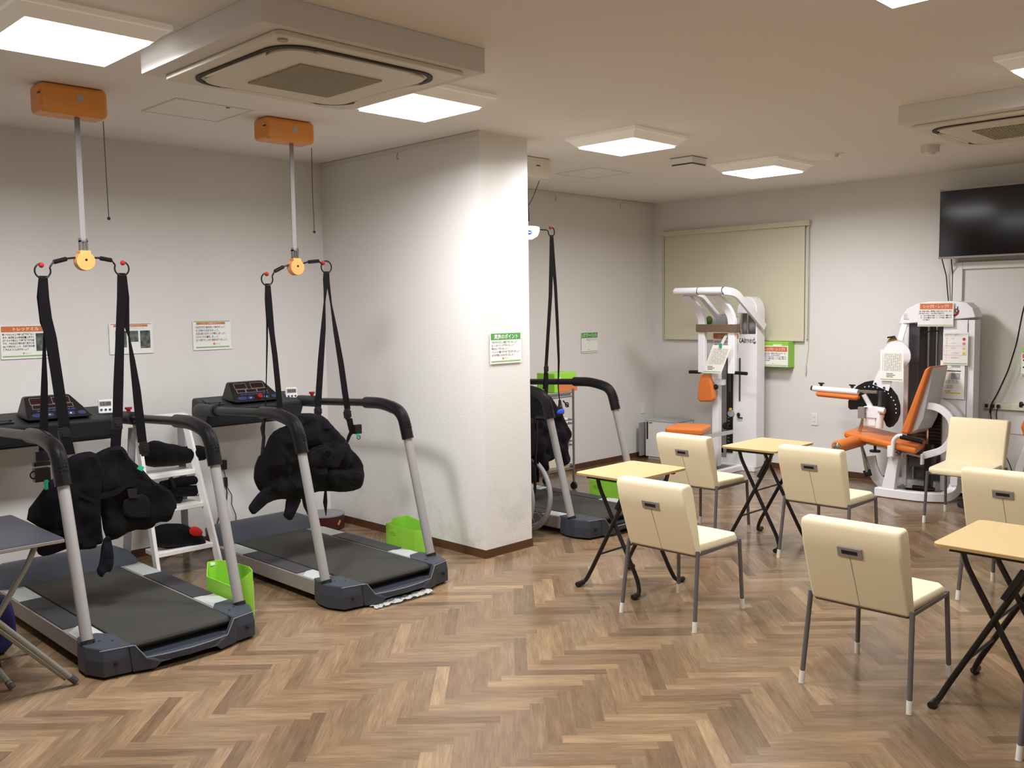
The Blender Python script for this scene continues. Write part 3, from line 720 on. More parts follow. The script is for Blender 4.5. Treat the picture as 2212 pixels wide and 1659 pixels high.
t = thing('walking_harness', 'bulky black harness hanging over the treadmill by the partition, green tag on top', 'harness', (3.2, 4.95, 1.1), 0, hg)
strap(t, [(2.953,5.0,1.848),(2.954,5.0,1.753),(2.96,5.0,1.654),(2.971,5.0,1.54),(2.985,5.0,1.412),(2.997,5.0,1.253),(3.007,5.0,1.094)], [.035,.046,.045,.035,.036,.038,.038])
strap(t, [(2.97,5.03,1.844),(2.965,5.03,1.754),(2.958,5.03,1.619),(2.951,5.03,1.47),(2.94,5.03,1.292),(2.927,5.03,1.113),(2.912,5.03,0.942)], [.034,.036,.012,.010,.006,.006,.006])
strap(t, [(3.374,5.0,1.929),(3.368,5.0,1.878),(3.362,5.0,1.812),(3.354,5.0,1.738),(3.338,5.0,1.567),(3.315,5.0,1.382),(3.29,5.0,1.16),(3.28,5.0,1.056)], [.04,.042,.025,.012,.036,.044,.046,.046])
strap(t, [(3.395,5.03,1.93),(3.399,5.03,1.872),(3.411,5.03,1.813),(3.423,5.03,1.723),(3.452,5.03,1.542),(3.486,5.03,1.335),(3.509,5.03,1.157),(3.527,5.03,1.033)], [.04,.034,.02,.012,.034,.044,.046,.046])
buckle(t, (3.267,4.98,1.048), .05, .035); buckle(t, (3.504,5.0,1.005), .052, .045, -.12)
strap(t, [(3.267,4.98,1.038),(3.269,4.98,0.993),(3.278,4.98,0.948)], .045)
strap(t, [(3.517,5.0,0.976),(3.525,5.0,0.937),(3.538,5.0,0.889),(3.513,5.0,0.861),(3.493,5.0,0.817)], [.046,.046,.046,.03,.02])
g = G().box((3.565,4.98,0.903), (.05, .03, .06)).ring((3.567,4.97,0.849), .012, .003, 'y')
finish('side_buckle', g, black_m, t, world=True, bevel=.004, smooth=False)
finish('side_buckle', G().tube([(2.901,5.0,1.031), (2.88,5.0,0.977), (2.89,5.0,0.919), (2.851,4.96,0.815)], .011, 8), black_m, t, world=True)
finish('size_tag', G().box((3.127,4.86,1.012), (.024, .004, .055)), teal_m, t, world=True, smooth=False)
finish('size_tag', G().box((3.546,4.95,0.865), (.02, .004, .025)), teal_m, t, world=True, smooth=False)
finish('vest_body', G().puff([(2.855,4.92,0.843),(2.89,4.92,0.92),(2.931,4.92,0.966),(3.029,4.92,0.988),(3.077,4.92,1.043),(3.19,4.92,1.036),(3.275,4.92,1.005),(3.338,4.92,0.935),(3.433,4.92,0.838),(3.454,4.92,0.787),(3.508,4.92,0.746),(3.556,4.92,0.643),(3.534,4.92,0.542),(3.505,4.92,0.519),(3.391,4.92,0.522),(3.302,4.92,0.545),(3.19,4.92,0.558),(3.095,4.92,0.529),(3.036,4.92,0.516),(2.98,4.92,0.546),(2.883,4.92,0.551),(2.807,4.92,0.612),(2.777,4.92,0.68),(2.794,4.92,0.783),(2.823,4.92,0.829)], (0,-1,0), .15, .09, seed=11, fold=.026, grow=.006), cloth_m, t, world=True)
finish('collar_band', G().puff([(2.987,4.875,1.042),(3.053,4.875,1.05),(3.169,4.875,1.041),(3.245,4.875,1.011),(3.299,4.875,0.946),(3.276,4.875,0.927),(3.15,4.875,0.98),(3.05,4.875,0.987)], (0,-1,0), .03, .02, step=.014, seed=12), cloth2_m, t, world=True)
finish('hip_pad', G().puff([(3.108,4.845,0.831),(3.21,4.845,0.848),(3.315,4.845,0.858),(3.385,4.845,0.843),(3.401,4.845,0.796),(3.337,4.845,0.744),(3.3,4.845,0.689),(3.223,4.845,0.729),(3.105,4.845,0.73),(3.082,4.845,0.783)], (0,-1,0), .05, .03, step=.016, seed=13), cloth2_m, t, world=True)
finish('hip_pad', G().puff([(3.232,4.86,0.697),(3.345,4.86,0.671),(3.471,4.86,0.657),(3.502,4.86,0.63),(3.486,4.86,0.556),(3.359,4.86,0.545),(3.245,4.86,0.576)], (0,-1,0), .08, .04, step=.016, seed=14), cloth_m, t, world=True)
g = G().ribbon([(3.073,4.83,0.815),(3.166,4.83,0.829),(3.269,4.83,0.85),(3.357,4.83,0.855)], .03, .005, (0,0,1)).ring((3.213,4.81,0.794), .028, .006, 'y')
finish('belt_webbing', g, web_m, t, world=True, smooth=False)
finish('leg_strap', G().puff([(2.784,4.88,0.621),(2.708,4.88,0.545),(2.707,4.88,0.521),(2.733,4.88,0.485),(2.78,4.88,0.512),(2.844,4.88,0.552),(2.956,4.88,0.556),(2.951,4.88,0.646),(2.88,4.88,0.67)], (0,-1,0), .04, .02, step=.014, seed=15, grow=.002), cloth2_m, t, world=True)
finish('leg_strap', G().puff([(2.976,4.9,0.56),(2.956,4.9,0.463),(2.943,4.9,0.443),(2.995,4.9,0.399),(3.029,4.9,0.443),(3.083,4.9,0.537),(3.026,4.9,0.567)], (0,-1,0), .035, .02, step=.014, seed=16, grow=.002), cloth2_m, t, world=True)
strap(t, [(3.254,4.9,0.667),(3.253,4.9,0.57),(3.247,4.9,0.481),(3.25,4.9,0.391)], [.006,.012,.032,.004], 'loose_strap')
strap(t, [(3.088,4.9,0.558),(3.101,4.9,0.475),(3.128,4.9,0.408)], [.03,.025,.008], 'loose_strap')

t = thing('walking_harness', 'dark navy black harness hanging behind the right side of the partition', 'harness', (5.3, 5.0, 1.1), 0, hg)
strap(t, [(5.497,5.0,2.256),(5.494,5.0,2.066),(5.478,5.0,1.773),(5.446,5.0,1.479),(5.421,5.0,1.24),(5.396,5.0,1.038)], [.036,.045,.04,.036,.036,.036])
strap(t, [(5.535,5.03,2.259),(5.549,5.03,2.069),(5.573,5.03,1.848),(5.591,5.03,1.55),(5.603,5.03,1.249),(5.594,5.03,1.023),(5.61,5.03,0.923)], [.034,.04,.035,.034,.024,.010,.010])
buckle(t, (5.398,4.98,1.198), .04, .04)
strap(t, [(5.398,4.98,1.165),(5.397,4.98,1.076),(5.39,4.98,1.003)], .045)
finish('vest_body', G().puff([(5.213,4.98,1.02),(5.297,4.98,1.019),(5.359,4.98,1.006),(5.406,4.98,0.984),(5.437,4.98,0.95),(5.491,4.98,0.881),(5.523,4.98,0.851),(5.579,4.98,0.775),(5.619,4.98,0.716),(5.661,4.98,0.657),(5.651,4.98,0.625),(5.605,4.98,0.591),(5.606,4.98,0.519),(5.646,4.98,0.448),(5.639,4.98,0.422),(5.581,4.98,0.395),(5.549,4.98,0.403),(5.518,4.98,0.481),(5.47,4.98,0.514),(5.429,4.98,0.459),(5.358,4.98,0.473),(5.388,4.98,0.399),(5.337,4.98,0.377),(5.265,4.98,0.485),(5.204,4.98,0.519)], (0,-1,0), .14, .07, seed=21, fold=.02), cloth2_m, t, world=True)
g = G().box((5.492,4.93,0.857), (.05,.03,.06), Matrix.Rotation(-.6,4,'Y')).ribbon([(5.521,4.95,0.943),(5.52,4.95,0.913),(5.509,4.95,0.884)], .03, .004)
finish('side_buckle', g, black_m, t, world=True, bevel=.003, smooth=False)
finish('blue_tab', G().puff([(5.434,4.9,0.859),(5.506,4.9,0.871),(5.514,4.9,0.846),(5.49,4.9,0.838),(5.45,4.9,0.837)], (0,-1,0), .02, .02, step=.01, fold=0), blue_m, t, world=True)

# ---------------------------------------------------------------- chairs
def make_chair():
    t = thing('stacking_chair', '', 'chair', (0, 0, 0), 0, 'cream vinyl chairs')
    pr = [(-.155, .385), (-.212, .385), (-.305, .632), (-.330, .738), (-.322, .765), (-.255, .769), (-.236, .745), (-.205, .625)]
    bk = finish('backrest', G().prism([(x, -.215, z) for x, z in pr], (0, .43, 0)), cream_m, t, bevel=.014, seg=3)
    # outer face runs from (-.215,.385) to (-.298,.625); the handle plate lies on it
    d = Vector((-.298+.215, 0, .24)).normalized(); nx = Vector((-d.z, 0, d.x))
    a0 = math.atan2(d.x, d.z)
    R_ = Matrix.Rotation(a0, 4, 'Y')
    c = Vector((-.302, .0, .640))
    R2 = Matrix.Rotation(math.atan2(-.034, .113), 4, 'Y')
    hp = finish('handle_plate', G().box(c+Vector((-.006, 0, .002)), (.012, .108, .046), R2), hgrey_m, bk, bevel=.003, smooth=False)
    finish('handle_slot', G().box(c+Vector((-.0105, 0, .002)), (.006, .068, .017), R2), black_m, hp, smooth=False)
    g = G().tube([(-.2125, -.004, .388), (-.2625, 0, .52), (-.304, .004, .628)], .0016, 6)
    finish('seam', g, seam_m, bk, smooth=False)
    g = G(); top = [(-.185, -.205), (.20, -.205), (.245, -.17), (.252, 0), (.245, .17), (.20, .205), (-.185, .205)]
    rows = []
    for z, k in ((.392, .97), (.405, 1.0), (.425, 1.0), (.438, .965)):
        rows.append([g.b.verts.new((.03+(x-.03)*k, y*k, z-(.012 if x > .19 else 0))) for x, y in top])
    n = len(top)
    for i in range(3):
        for k in range(n): g.b.faces.new((rows[i][k], rows[i][(k+1) % n], rows[i+1][(k+1) % n], rows[i+1][k]))
    g.b.faces.new(rows[0][::-1]); g.b.faces.new(rows[3])
    finish('seat', g, cream_m, t, bevel=.006, seg=2)
    g = G()
    for y in (-.2, .2): g.mm((-.19, y-.009, .376), (.235, y+.009, .392))
    for x in (-.19, .225): g.mm((x-.009, -.2, .376), (x+.009, .2, .392))
    finish('seat_frame', g, leg_m, t, smooth=False)
    for x0, x1, y0, y1, z in ((-.205, -.257, .222, .237, .412), (.235, .253, .200, .212, .395)):
        for s in (-1, 1):
            lg = finish('leg', G().tube([(x1, s*y1, .0), (x0, s*y0, z)], .0108, 12), leg_m, t)
            k = .055/z
            finish('leg_sock', G().tube([(x1, s*y1, .0), (x1+(x0-x1)*k, s*(y1+(y0-y1)*k), .055)], .0128, 10), tip_m, lg)
    return t
ch = make_chair()
ch.location = (3.985, 1.682, 0); ch['label'] = 'cream vinyl chair nearest the camera, seen from behind, in front of all others'
for x, y, rz, lb in ((4.205, 2.862, 0, 'cream chair standing right behind the front left folding table'),
                     (5.79, 2.785, 0, 'cream chair in the middle, in front of the second folding table'),
                     (5.785, 3.75, 0, 'cream chair partly hidden behind the front left table, before the exercise tower'),
                     (7.43, 2.49, PI, 'cream chair turned to face the camera, in front of the leg machine'),
                     (5.655, 1.60, 0, 'cream chair cut by the right edge, behind the right folding table'),
                     (3.87, .765, 0, 'cream chair of which only one white tipped leg shows at bottom right')):
    dupthing(ch, (x, y, 0), rz, lb)

# ---------------------------------------------------------------- folding tables
def make_table():
    t = thing('folding_table', '', 'table', (0, 0, 0), 0, 'small wooden folding tables')
    hx, hy, r = .280, .210, .03
    pl = []
    for cx, cy, a in ((hx-r, hy-r, 0), (-hx+r, hy-r, PI/2), (-hx+r, -hy+r, PI), (hx-r, -hy+r, 3*PI/2)):
        for i in range(5): pl.append((cx+math.cos(a+PI/8*i)*r, cy+math.sin(a+PI/8*i)*r, .684))
    tp = finish('tabletop', G().prism(pl, (0, 0, .016)), wood_m, t, bevel=.003, smooth=False)
    finish('ply_edge', G().prism([(x*1.001, y*1.001, .6855) for x, y, z in pl], (0, 0, .011)), edge_m, tp, smooth=False)
    for s in (-1, 1):
        for q, xo in ((1, .185), (-1, .16)):
            # leg runs from the top on one side to the foot on the other, then sweeps outwards along the floor
            pts = [(s*xo, -q*.135, .672), (s*xo, -q*.115, .60), (s*xo, q*.165, .09), (s*(xo+.02), q*.195, .022), (s*(xo+.085), q*.20, .016)]
            lg = finish('leg', G().tube(fillet(pts, .07, 6), .0125, 12), blackmetal_m, t)
            finish('foot_cap', G().tube([(s*(xo+.035), q*.198, .019), (s*(xo+.092), q*.20, .0155)], .0155, 12), black_m, lg)
        finish('slide_bracket', G().box((s*.198, -.075, .56), (.010, .024, .15), Matrix.Rotation(-.50, 4, 'X') if False else Matrix.Rotation(.50, 4, 'X')), black_m, t, bevel=.002, smooth=False)
        finish('top_runner', G().mm((s*.215-.012, -.16, .662), (s*.215+.012, .16, .684)), black_m, t, smooth=False)
    finish('cross_bar', G().cyl((-.185, .105, .20), (.185, .105, .20), .007, seg=8), blackmetal_m, t)
    finish('cross_bar', G().cyl((-.185, 0, .39), (.185, 0, .39), .006, seg=8), blackmetal_m, t)
    return t
tb = make_table(); tb.location = (4.415, 3.385, 0)
tb['label'] = 'folding table with light wood top at centre, in front of the partly hidden treadmill'
for x, y, lb in ((5.87, 3.295, 'light wood folding table before the white exercise tower'),
                 (4.115, 1.20, 'light wood folding table cut by the right edge, beside the nearest chair')):
    dupthing(tb, (x, y, 0), 0, lb)

# dark folding table at the left edge
t = thing('folding_table', 'dark topped folding table with silver tube legs at the left edge', 'table', (1.13, 4.59, 0), 0)
tp = finish('tabletop', G().mm((.73, 4.235, .672), (1.455, 4.94, .698)), darktop_m, t, world=True, bevel=.012, smooth=False)
finish('edge_strip', G().mm((.735, 4.229, .678), (1.45, 4.237, .690)), silver_m, tp, world=True, smooth=False)
for y in (4.30, 4.86):
    finish('leg', G().tube(fillet([(1.35, y, .668), (1.32, y, .60), (1.06, y, .20), (.93, y, .012)], .06), .0125, 12), tube_m, t, world=True)
    lg = finish('leg', G().tube([(.93, y, .665), (1.485, y, .022)], .0125, 12), tube_m, t, world=True)
    finish('foot_cap', G().tube([(1.465, y, .045), (1.492, y, .014)], .0155, 12), dgrey_m, lg, world=True)
finish('brace', G().tube([(.95, 4.325, .60), (1.455, 4.325, .03)], .009, 10), tube_m, t, world=True)
finish('brace', G().cyl((1.14, 4.30, .42), (1.14, 4.86, .42), .009), tube_m, t, world=True)
t = thing('walker_frame', 'corner of a silver walker with black castors at the bottom left edge', 'walker', (1.15, 4.35, 0))
finish('tube', G().tube([(1.199,4.615,0.16), (1.262,4.448,0.03)], .0125, 10), tube_m, t, world=True)
finish('foot_cap', G().tube([(1.257,4.463,0.04), (1.269,4.443,0.012)], .0155, 10), dgrey_m, t, world=True)
for p in ((1.386,4.985,0.035), (1.291,4.743,0.03)):
    p = Vector(p); finish('castor', G().tube([p+Vector((-.012, 0, 0)), p+Vector((.012, 0, 0))], .032, 18), black_m, t, world=True)
finish('leg', G().mm((1.358,5.013,0.05), Vector((1.358,5.013,0.05))+Vector((.04, .03, .14))), white_m, t, world=True, smooth=False)
t = thing('storage_bag', 'dark blue bag on the floor at the left edge, under the dark table', 'bag', (1.2, 5.0, 0))
c_ = Vector((1.346,4.98,0.33))
finish('bag_body', G().puff([(c_.x-.12, 4.98, .01), (c_.x+.10, 4.98, .01), (c_.x+.095, 4.98, .22), (c_.x+.05, 4.98, .30), (c_.x-.1, 4.98, .3)], (0, -1, 0), .1, .04, seed=31), navy_m, t, world=True)

# ---------------------------------------------------------------- lime file boxes used as holders
def file_box(name, label, cx, cy, w, d, h, rz=0, low=.5, group='lime file boxes', sticker=False):
    t = thing(name, label, 'box', (cx, cy, 0), rz, group)
    th = .004
    back = [(-w/2, d/2, 0), (w/2, d/2, 0), (w/2, d/2, h), (-w/2, d/2, h)]
    g = G().prism(back, (0, -th, 0)).mm((-w/2, -d/2, 0), (w/2, d/2, th)).mm((-w/2, -d/2, 0), (w/2, -d/2+th, h*low))
    for s in (-1, 1):
        x = s*w/2
        g.prism([(x, -d/2, 0), (x, d/2, 0), (x, d/2, h), (x, d/2-.03, h), (x, -d/2+.02, h*low), (x, -d/2, h*low)], (-s*th, 0, 0))
    finish('shell', g, green_m, t, bevel=.0012, smooth=False)
    return t
def open_box(label, plan, hole=None, sticker=None):
    cx, cy = sum(p[0] for p in plan)/len(plan), sum(p[1] for p in plan)/len(plan)
    t = thing('file_box', label, 'box', (cx, cy, 0), 0, 'lime file boxes on the floor')
    g = G(); n = len(plan); ar = sum(plan[i][0]*plan[(i+1) % n][1]-plan[(i+1) % n][0]*plan[i][1] for i in range(n)); sg = 1 if ar > 0 else -1
    for i in range(n):
        a, c = plan[i], plan[(i+1) % n]; e = Vector((-(c[1]-a[1]), c[0]-a[0], 0)).normalized()*.003*sg
        g.prism([(a[0], a[1], 0), (c[0], c[1], 0), (c[0], c[1], c[2]), (a[0], a[1], a[2])], e)
    g.prism([(x, y, 0) for x, y, z in plan], (0, 0, .003))
    finish('shell', g, green_m, t, world=True, smooth=False)
    return t
t = open_box('lime plastic file box with a white label, right of the leftmost treadmill',
             [(2.402, 4.53, .20), (2.505, 4.50, .275), (2.53, 4.58, .275), (2.525, 4.80, .27), (2.49, 4.86, .27), (2.43, 4.87, .27), (2.402, 4.83, .20)])
finish('white_label', G().prism([(2.508, 4.505, .03), (2.529, 4.575, .03), (2.529, 4.575, .215), (2.508, 4.505, .215)], (.002, -.0006, 0)), paper_m, t, world=True, smooth=False)
finish('label_edge', G().prism([(2.508, 4.505, .215), (2.529, 4.575, .215), (2.529, 4.575, .228), (2.508, 4.505, .228)], (.0022, -.0007, 0)), ink_m, t, world=True, smooth=False)
finish('price_sticker', G().mm((2.445, 4.860, .245), (2.478, 4.866, .262)), paper_m, t, world=True, smooth=False)
lime2_m = M('lime_shade', (120, 190, 40), .5)
for lab, dx, dy in (('lime plastic file box on the floor by the partition, beside the treadmill rail', 0, 0),
                    ('lime plastic file box seen under the centre folding table', 2.16, .01)):
    pl = [(3.785+dx, 4.99+dy, .235), (3.805+dx, 4.85+dy, .222), (3.835+dx, 4.75+dy, .215), (3.89+dx, 4.68+dy, .22), (3.985+dx, 4.79+dy, .23), (4.0+dx, 5.03+dy, .25), (3.87+dx, 5.03+dy, .25), (3.84+dx, 5.0+dy, .235)]
    t = open_box(lab, pl)
    a, c = Vector((3.788+dx, 4.97+dy, .175)), Vector((3.80+dx, 4.885+dy, .175)); d_ = (c-a).normalized(); n_ = Vector((-.98, -.15, 0))
    finish('finger_hole', G().prism([(a+c)/2+d_*math.cos(k*PI/8)*.028+Vector((0, 0, math.sin(k*PI/8)*.016))-n_*.001 for k in range(16)], n_*.003), lime2_m, t, world=True, smooth=False)

# crumpled foil strip under the treadmill end
g = G(); pts = []
A, B = Vector((3.06, 4.185, .006)), Vector((3.47, 4.165, .012))
n = 26; rows = []
for i in range(n+1):
    k = i/n; p = A.lerp(B, k); rows.append([g.b.verts.new(p+Vector((random.uniform(-.004, .004), j*.018-.05+random.uniform(-.004, .004), abs(random.uniform(0, .012))+.001))) for j in range(5)])
for i in range(n):
    for j in range(4): g.b.faces.new((rows[i][j], rows[i+1][j], rows[i+1][j+1], rows[i][j+1]))
bmesh.ops.solidify(g.b, geom=g.b.faces[:], thickness=.0006)
tag(finish('foil_strip', g, foil_m, None, smooth=False, loc=(3.27, 4.17, 0)), 'crumpled silver foil strip tucked under the treadmill end', 'foil')

# round low platform between the hood and the partition
t = thing('round_platform', 'low round grey topped platform with dark red side, behind the partition treadmill', 'platform', (4.03, 6.05, 0))
finish('drum', G().cyl((4.0, 6.04, .005), (4.0, 6.04, .105), .145, seg=48), M('dark_red_side', (74, 34, 34), .4), t, world=True, bevel=.004)
finish('top_cover', G().cyl((4.0, 6.04, .105), (4.0, 6.04, .118), .148, seg=48), M('grey_disc_top', (138, 138, 136), .5), t, world=True, bevel=.004)
a = -PI*.44; finish('side_mark', G().tube([(4.0+math.cos(a+k*.03)*.147, 6.04+math.sin(a+k*.03)*.147, .058+math.sin(k*1.05)*.02) for k in range(-3, 4)], .005, 8), lorange_m, t, world=True)

# ---------------------------------------------------------------- white step ladder with spare harnesses
t = thing('step_ladder', 'white folding step ladder behind the leftmost treadmill, black bags on its steps', 'ladder', (2.63, 5.7, 0))
for xb, xt in ((2.447, 2.43), (2.862, 2.748)):
    finish('front_rail', G().rtube([(xb, 5.55, .0), (xt, 5.75, 1.02)], .024, .045), white_m, t, world=True, smooth=False, bevel=.003)
    finish('rear_rail', G().rtube([(xb-.01, 6.02, .0), (xt, 5.80, .96)], .045, .02), ggrey_m, t, world=True, smooth=False)
finish('top_frame', G().rtube([(2.43, 5.75, 1.02), (2.748, 5.75, 1.02)], .04, .024), white_m, t, world=True, smooth=False)
for z in (.185, .45, .665):
    f = z/1.02; y = 5.55+.2*f; x0 = 2.447-.017*f; x1 = 2.862-.114*f
    finish('step', G().mm((x0+.013, y-.01, z-.03), (x1-.013, y+.17, z)), white_m, t, world=True, bevel=.004, smooth=False)
    finish('tie_bar', G().cyl((x0, y+.02, z-.015), (x1, y+.02, z-.015), .004, seg=8), steel_m, t, world=True)
sg = 'spare black harness bundles on the ladder'
o = finish('harness_bundle', G().puff([(2.454,5.74,0.822),(2.505,5.74,0.858),(2.551,5.74,0.864),(2.619,5.74,0.833),(2.673,5.74,0.823),(2.727,5.74,0.798),(2.792,5.74,0.802),(2.857,5.74,0.794),(2.897,5.74,0.762),(2.887,5.74,0.716),(2.829,5.74,0.716),(2.756,5.74,0.709),(2.675,5.74,0.703),(2.597,5.74,0.708),(2.513,5.74,0.714),(2.454,5.74,0.748)], (0, -1, 0), .13, .06, seed=41, fold=.012), cloth_m, None, loc=(2.58, 5.74, .70))
tag(o, 'black harness bundle on the ladder top step, hidden behind the handrail', 'harness', sg)
t = thing('harness_bundle', 'rolled black belts with dark red ends on the ladder middle step', 'harness', (2.66, 5.69, .45), 0, sg)
for i, (a, c, r) in enumerate((((2.541,5.69,0.591), (2.799,5.69,0.591), .030), ((2.564,5.7,0.542), (2.788,5.7,0.517), .038), ((2.55,5.72,0.505), (2.694,5.72,0.477), .032))):
    rl = finish('rolled_belt', G().tube([a, Vector(a).lerp(Vector(c), .5)+Vector((0, 0, .004)), c], [r*.8, r, r*.95], 14), cloth_m, t, world=True, bevel=.01)
    if i < 2: finish('red_edge', G().ring(Vector(c)+Vector((.003, 0, 0)), r*.9, .003, 'x'), M('dark_red_trim', (92, 32, 30), .6), rl, world=True)
finish('clip', G().box((2.605,5.65,0.605), (.02, .02, .07), Matrix.Rotation(-.3, 4, 'Y')), black_m, t, world=True, smooth=False)
t = thing('harness_bundle', 'black harness bundle with a red patch on the lowest ladder step', 'harness', (2.66, 5.66, .19), 0, sg)
finish('bundle', G().puff([(2.455,5.66,0.303),(2.489,5.66,0.337),(2.531,5.66,0.349),(2.621,5.66,0.336),(2.688,5.66,0.318),(2.737,5.66,0.276),(2.796,5.66,0.232),(2.821,5.66,0.185),(2.819,5.66,0.152),(2.784,5.66,0.142),(2.732,5.66,0.16),(2.681,5.66,0.17),(2.564,5.66,0.181),(2.475,5.66,0.21),(2.453,5.66,0.255)], (0, -1, 0), .14, .06, seed=42, fold=.012, grow=.0), cloth_m, t, world=True)
finish('red_patch', G().puff([(2.678,5.58,0.303),(2.716,5.58,0.302),(2.753,5.58,0.269),(2.748,5.58,0.25),(2.689,5.58,0.265)], (0, -1, 0), .02, .02, step=.012, fold=.002), M('red_cloth', (190, 40, 34), .7), t, world=True)
# power adaptor with its cord on the back wall
t = thing('power_adaptor', 'black power adaptor hanging on the back wall between the two left treadmills', 'power adaptor', (3.29, 6.26, .5))
finish('adaptor_body', G().mm((3.262, 6.235, .53), (3.297, 6.278, .60)).mm((3.28, 6.25, .40), (3.305, 6.276, .47)), black_m, t, world=True, bevel=.004, smooth=False)
finish('cord', G().tube([(3.28, 6.26, .53), (3.292, 6.262, .47), (3.30, 6.262, .40), (3.34, 6.265, .33), (3.335, 6.265, .26), (3.365, 6.265, .18), (3.368, 6.265, .05)], .003, 6).tube([(3.29, 6.262, .47), (3.30, 6.262, .36), (3.295, 6.262, .30)], .004, 6).tube([(3.26, 6.26, .28), (3.19, 6.25, .08)], .004, 6), black_m, t, world=True)
# ---------------------------------------------------------------- posters
def sheet(name, label, loc, rz, w, h, mat=paper_m, group='instruction sheets', cat='poster', par=None, th=.0012):
    g = G().mm((0, -th, 0), (w, 0, h))
    o = finish(name, g, mat, par, smooth=False); o.location = loc; o.rotation_euler = (0, 0, rz)
    if par is None: tag(o, label, cat, group)
    return o
def band(p, name, x0, z0, x1, z1, mat, y=-.0016):
    return finish(name, G().mm((x0, y, z0), (x1, -.0008, z1)), mat, p, smooth=False)
def logo(p, x, z, s=.006, txt='ぽラリス'):
    o = finish('logo_dot', G().cyl((x, -.0016, z), (x, -.0008, z), s, seg=20), lorange_m, p)
    text('logo_text', txt, (x+s*1.5, z-s*.7, x+s*1.5+.036, z+s*.7), tan_m, p, y=-.0015)
F = .0021
o = sheet('poster', 'treadmill instruction poster with orange header, behind the leftmost straps', (1.837,6.272,1.406), 0, .297, .21)
band(o, 'header_band', .006, .168, .291, .204, ogband_m)
text('header_text', 'トレッドミル', (.075, .175, .225, .197), wink_m, o, y=-F, bold=.015)
text('body_text', '動くベルトの上で歩く練習を行ない\nます。転倒防止の安全装置と手すり\nがあるので安心して歩行練習が可能\nです。できるだけ前を見て背すじを\nぬいて歩きましょう。方向で足を確\n保するように心がけましょう', (.012, .052, .196, .160), ink_m, o, bold=.03)
finish('photo_print', G().mm((.205, -.0016, .045), (.285, -.0008, .158)), photo_m, o, smooth=False)
band(o, 'footer_band', .008, .012, .289, .021, sage_m); logo(o, .13, .034)
o = sheet('poster', 'poster with three photos, behind the right straps of the left hoist', (2.502,6.272,1.408), 0, .297, .21)
band(o, 'header_band', .03, .182, .262, .197, ogband_m); text('header_text', '歩行リハビリの手すりの使い方', (.07, .185, .225, .194), wink_m, o, y=-F)
text('body_text', '正しく姿勢をつけて歩きましょう', (.05, .166, .245, .175), ink_m, o)
for x0, x1, z0 in ((.04, .115, .045), (.125, .195, .080), (.208, .278, .035)):
    finish('photo_print', G().mm((x0, -.0016, z0), (x1, -.0008, .155)), photo_m, o, smooth=False)
band(o, 'footer_band', .01, .199, .287, .203, tan_m)
o = sheet('poster', 'white instruction poster with thin orange header, left of the partition treadmill console', (3.091,6.272,1.412), 0, .297, .21)
band(o, 'header_band', .028, .182, .25, .199, ogband_m); text('header_text', 'ノウォーク実施のポイント', (.06, .1855, .215, .195), wink_m, o, y=-F, bold=.01)
text('body_text', '①出来るだけ前を向いて歩きましょう。\n②上半身の力は抜きましょう。\n③足を前に出すことを意識しましょう。\n④かかとから着地しましょう。\n⑤つま先でしっかり地面を蹴りましょう。', (.022, .062, .268, .172), ink_m, o, bold=.02)
band(o, 'top_band', .008, .201, .289, .208, sage_m); band(o, 'footer_band', .02, .014, .278, .024, sage_m); logo(o, .16, .042, .009)
# partition end and alcove
o = sheet('poster', 'poster with green header on the end face of the partition wall', (4.276,4.452,1.309), 0, .297, .21)
band(o, 'header_band', .008, .160, .290, .204, gband_m); text('header_text', '実施のポイント', (.038, .165, .265, .199), wink_m, o, y=-F, bold=.015)
text('body_text', 'できるだけ正しい姿勢で行いましょう\n正しいタイミングで行いましょう\n声を出して行いましょう\nマシンへの乗り降りを丁寧に行いましょう\n水分を摂取しながら行いましょう', (.014, .048, .284, .152), ink_m, o, bold=.025)
band(o, 'footer_band', .010, .010, .288, .020, sage_m); logo(o, .12, .034, .008)
o = sheet('poster', 'small poster with green header on the far back wall, above the trolley', (7.341,6.272,1.209), 0, .265, .215)
band(o, 'header_band', .003, .155, .262, .211, gband_m); text('header_text', 'パワーリハ', (.018, .163, .248, .204), wink_m, o, y=-F, bold=.01)
text('body_text', '無理な運動負荷で行う軽めの運動で\n筋肉を動かします。眠っている神経\n筋群を再び使うことを目的とします\n身体機能の回復トレーニングです', (.012, .050, .252, .145), ink_m, o, bold=.02)
band(o, 'footer_band', .003, .010, .262, .018, sage_m); logo(o, .11, .033, .006)

# ---------------------------------------------------------------- right wall: blind, sockets, holders, television
RZ = -PI/2
t = thing('roller_blind', 'beige roller blind drawn down over the window, behind the exercise tower', 'blind', (8.6, 5.27, 2.48))
finish('headrail', G().mm((8.565, 4.385, 2.455), (8.628, 6.15, 2.51)), trim_m.copy() if False else blind_m, t, world=True, bevel=.006, smooth=False)
finish('fabric', G().mm((8.596, 4.44, 1.33), (8.599, 6.115, 2.46)), blind_m, t, world=True, smooth=False)
finish('bottom_bar', G().mm((8.59, 4.44, 1.315), (8.606, 6.115, 1.338)), blind_m, t, world=True, bevel=.003, smooth=False)
finish('side_guide', G().mm((8.600, 4.405, 1.34), (8.615, 4.42, 2.46)), blind_m, t, world=True, smooth=False)
finish('side_guide', G().mm((8.600, 6.125, 1.34), (8.615, 6.135, 2.46)), blind_m, t, world=True, smooth=False)
finish('pull_cord', G().tube([(8.60, 4.40, 2.46), (8.61, 4.395, 1.6), (8.61, 4.40, 1.25), (8.60, 4.42, 1.08)], .0025, 6).cyl((8.60, 4.42, 1.08), (8.60, 4.42, 1.0), .005, .008), trim_m, t, world=True)
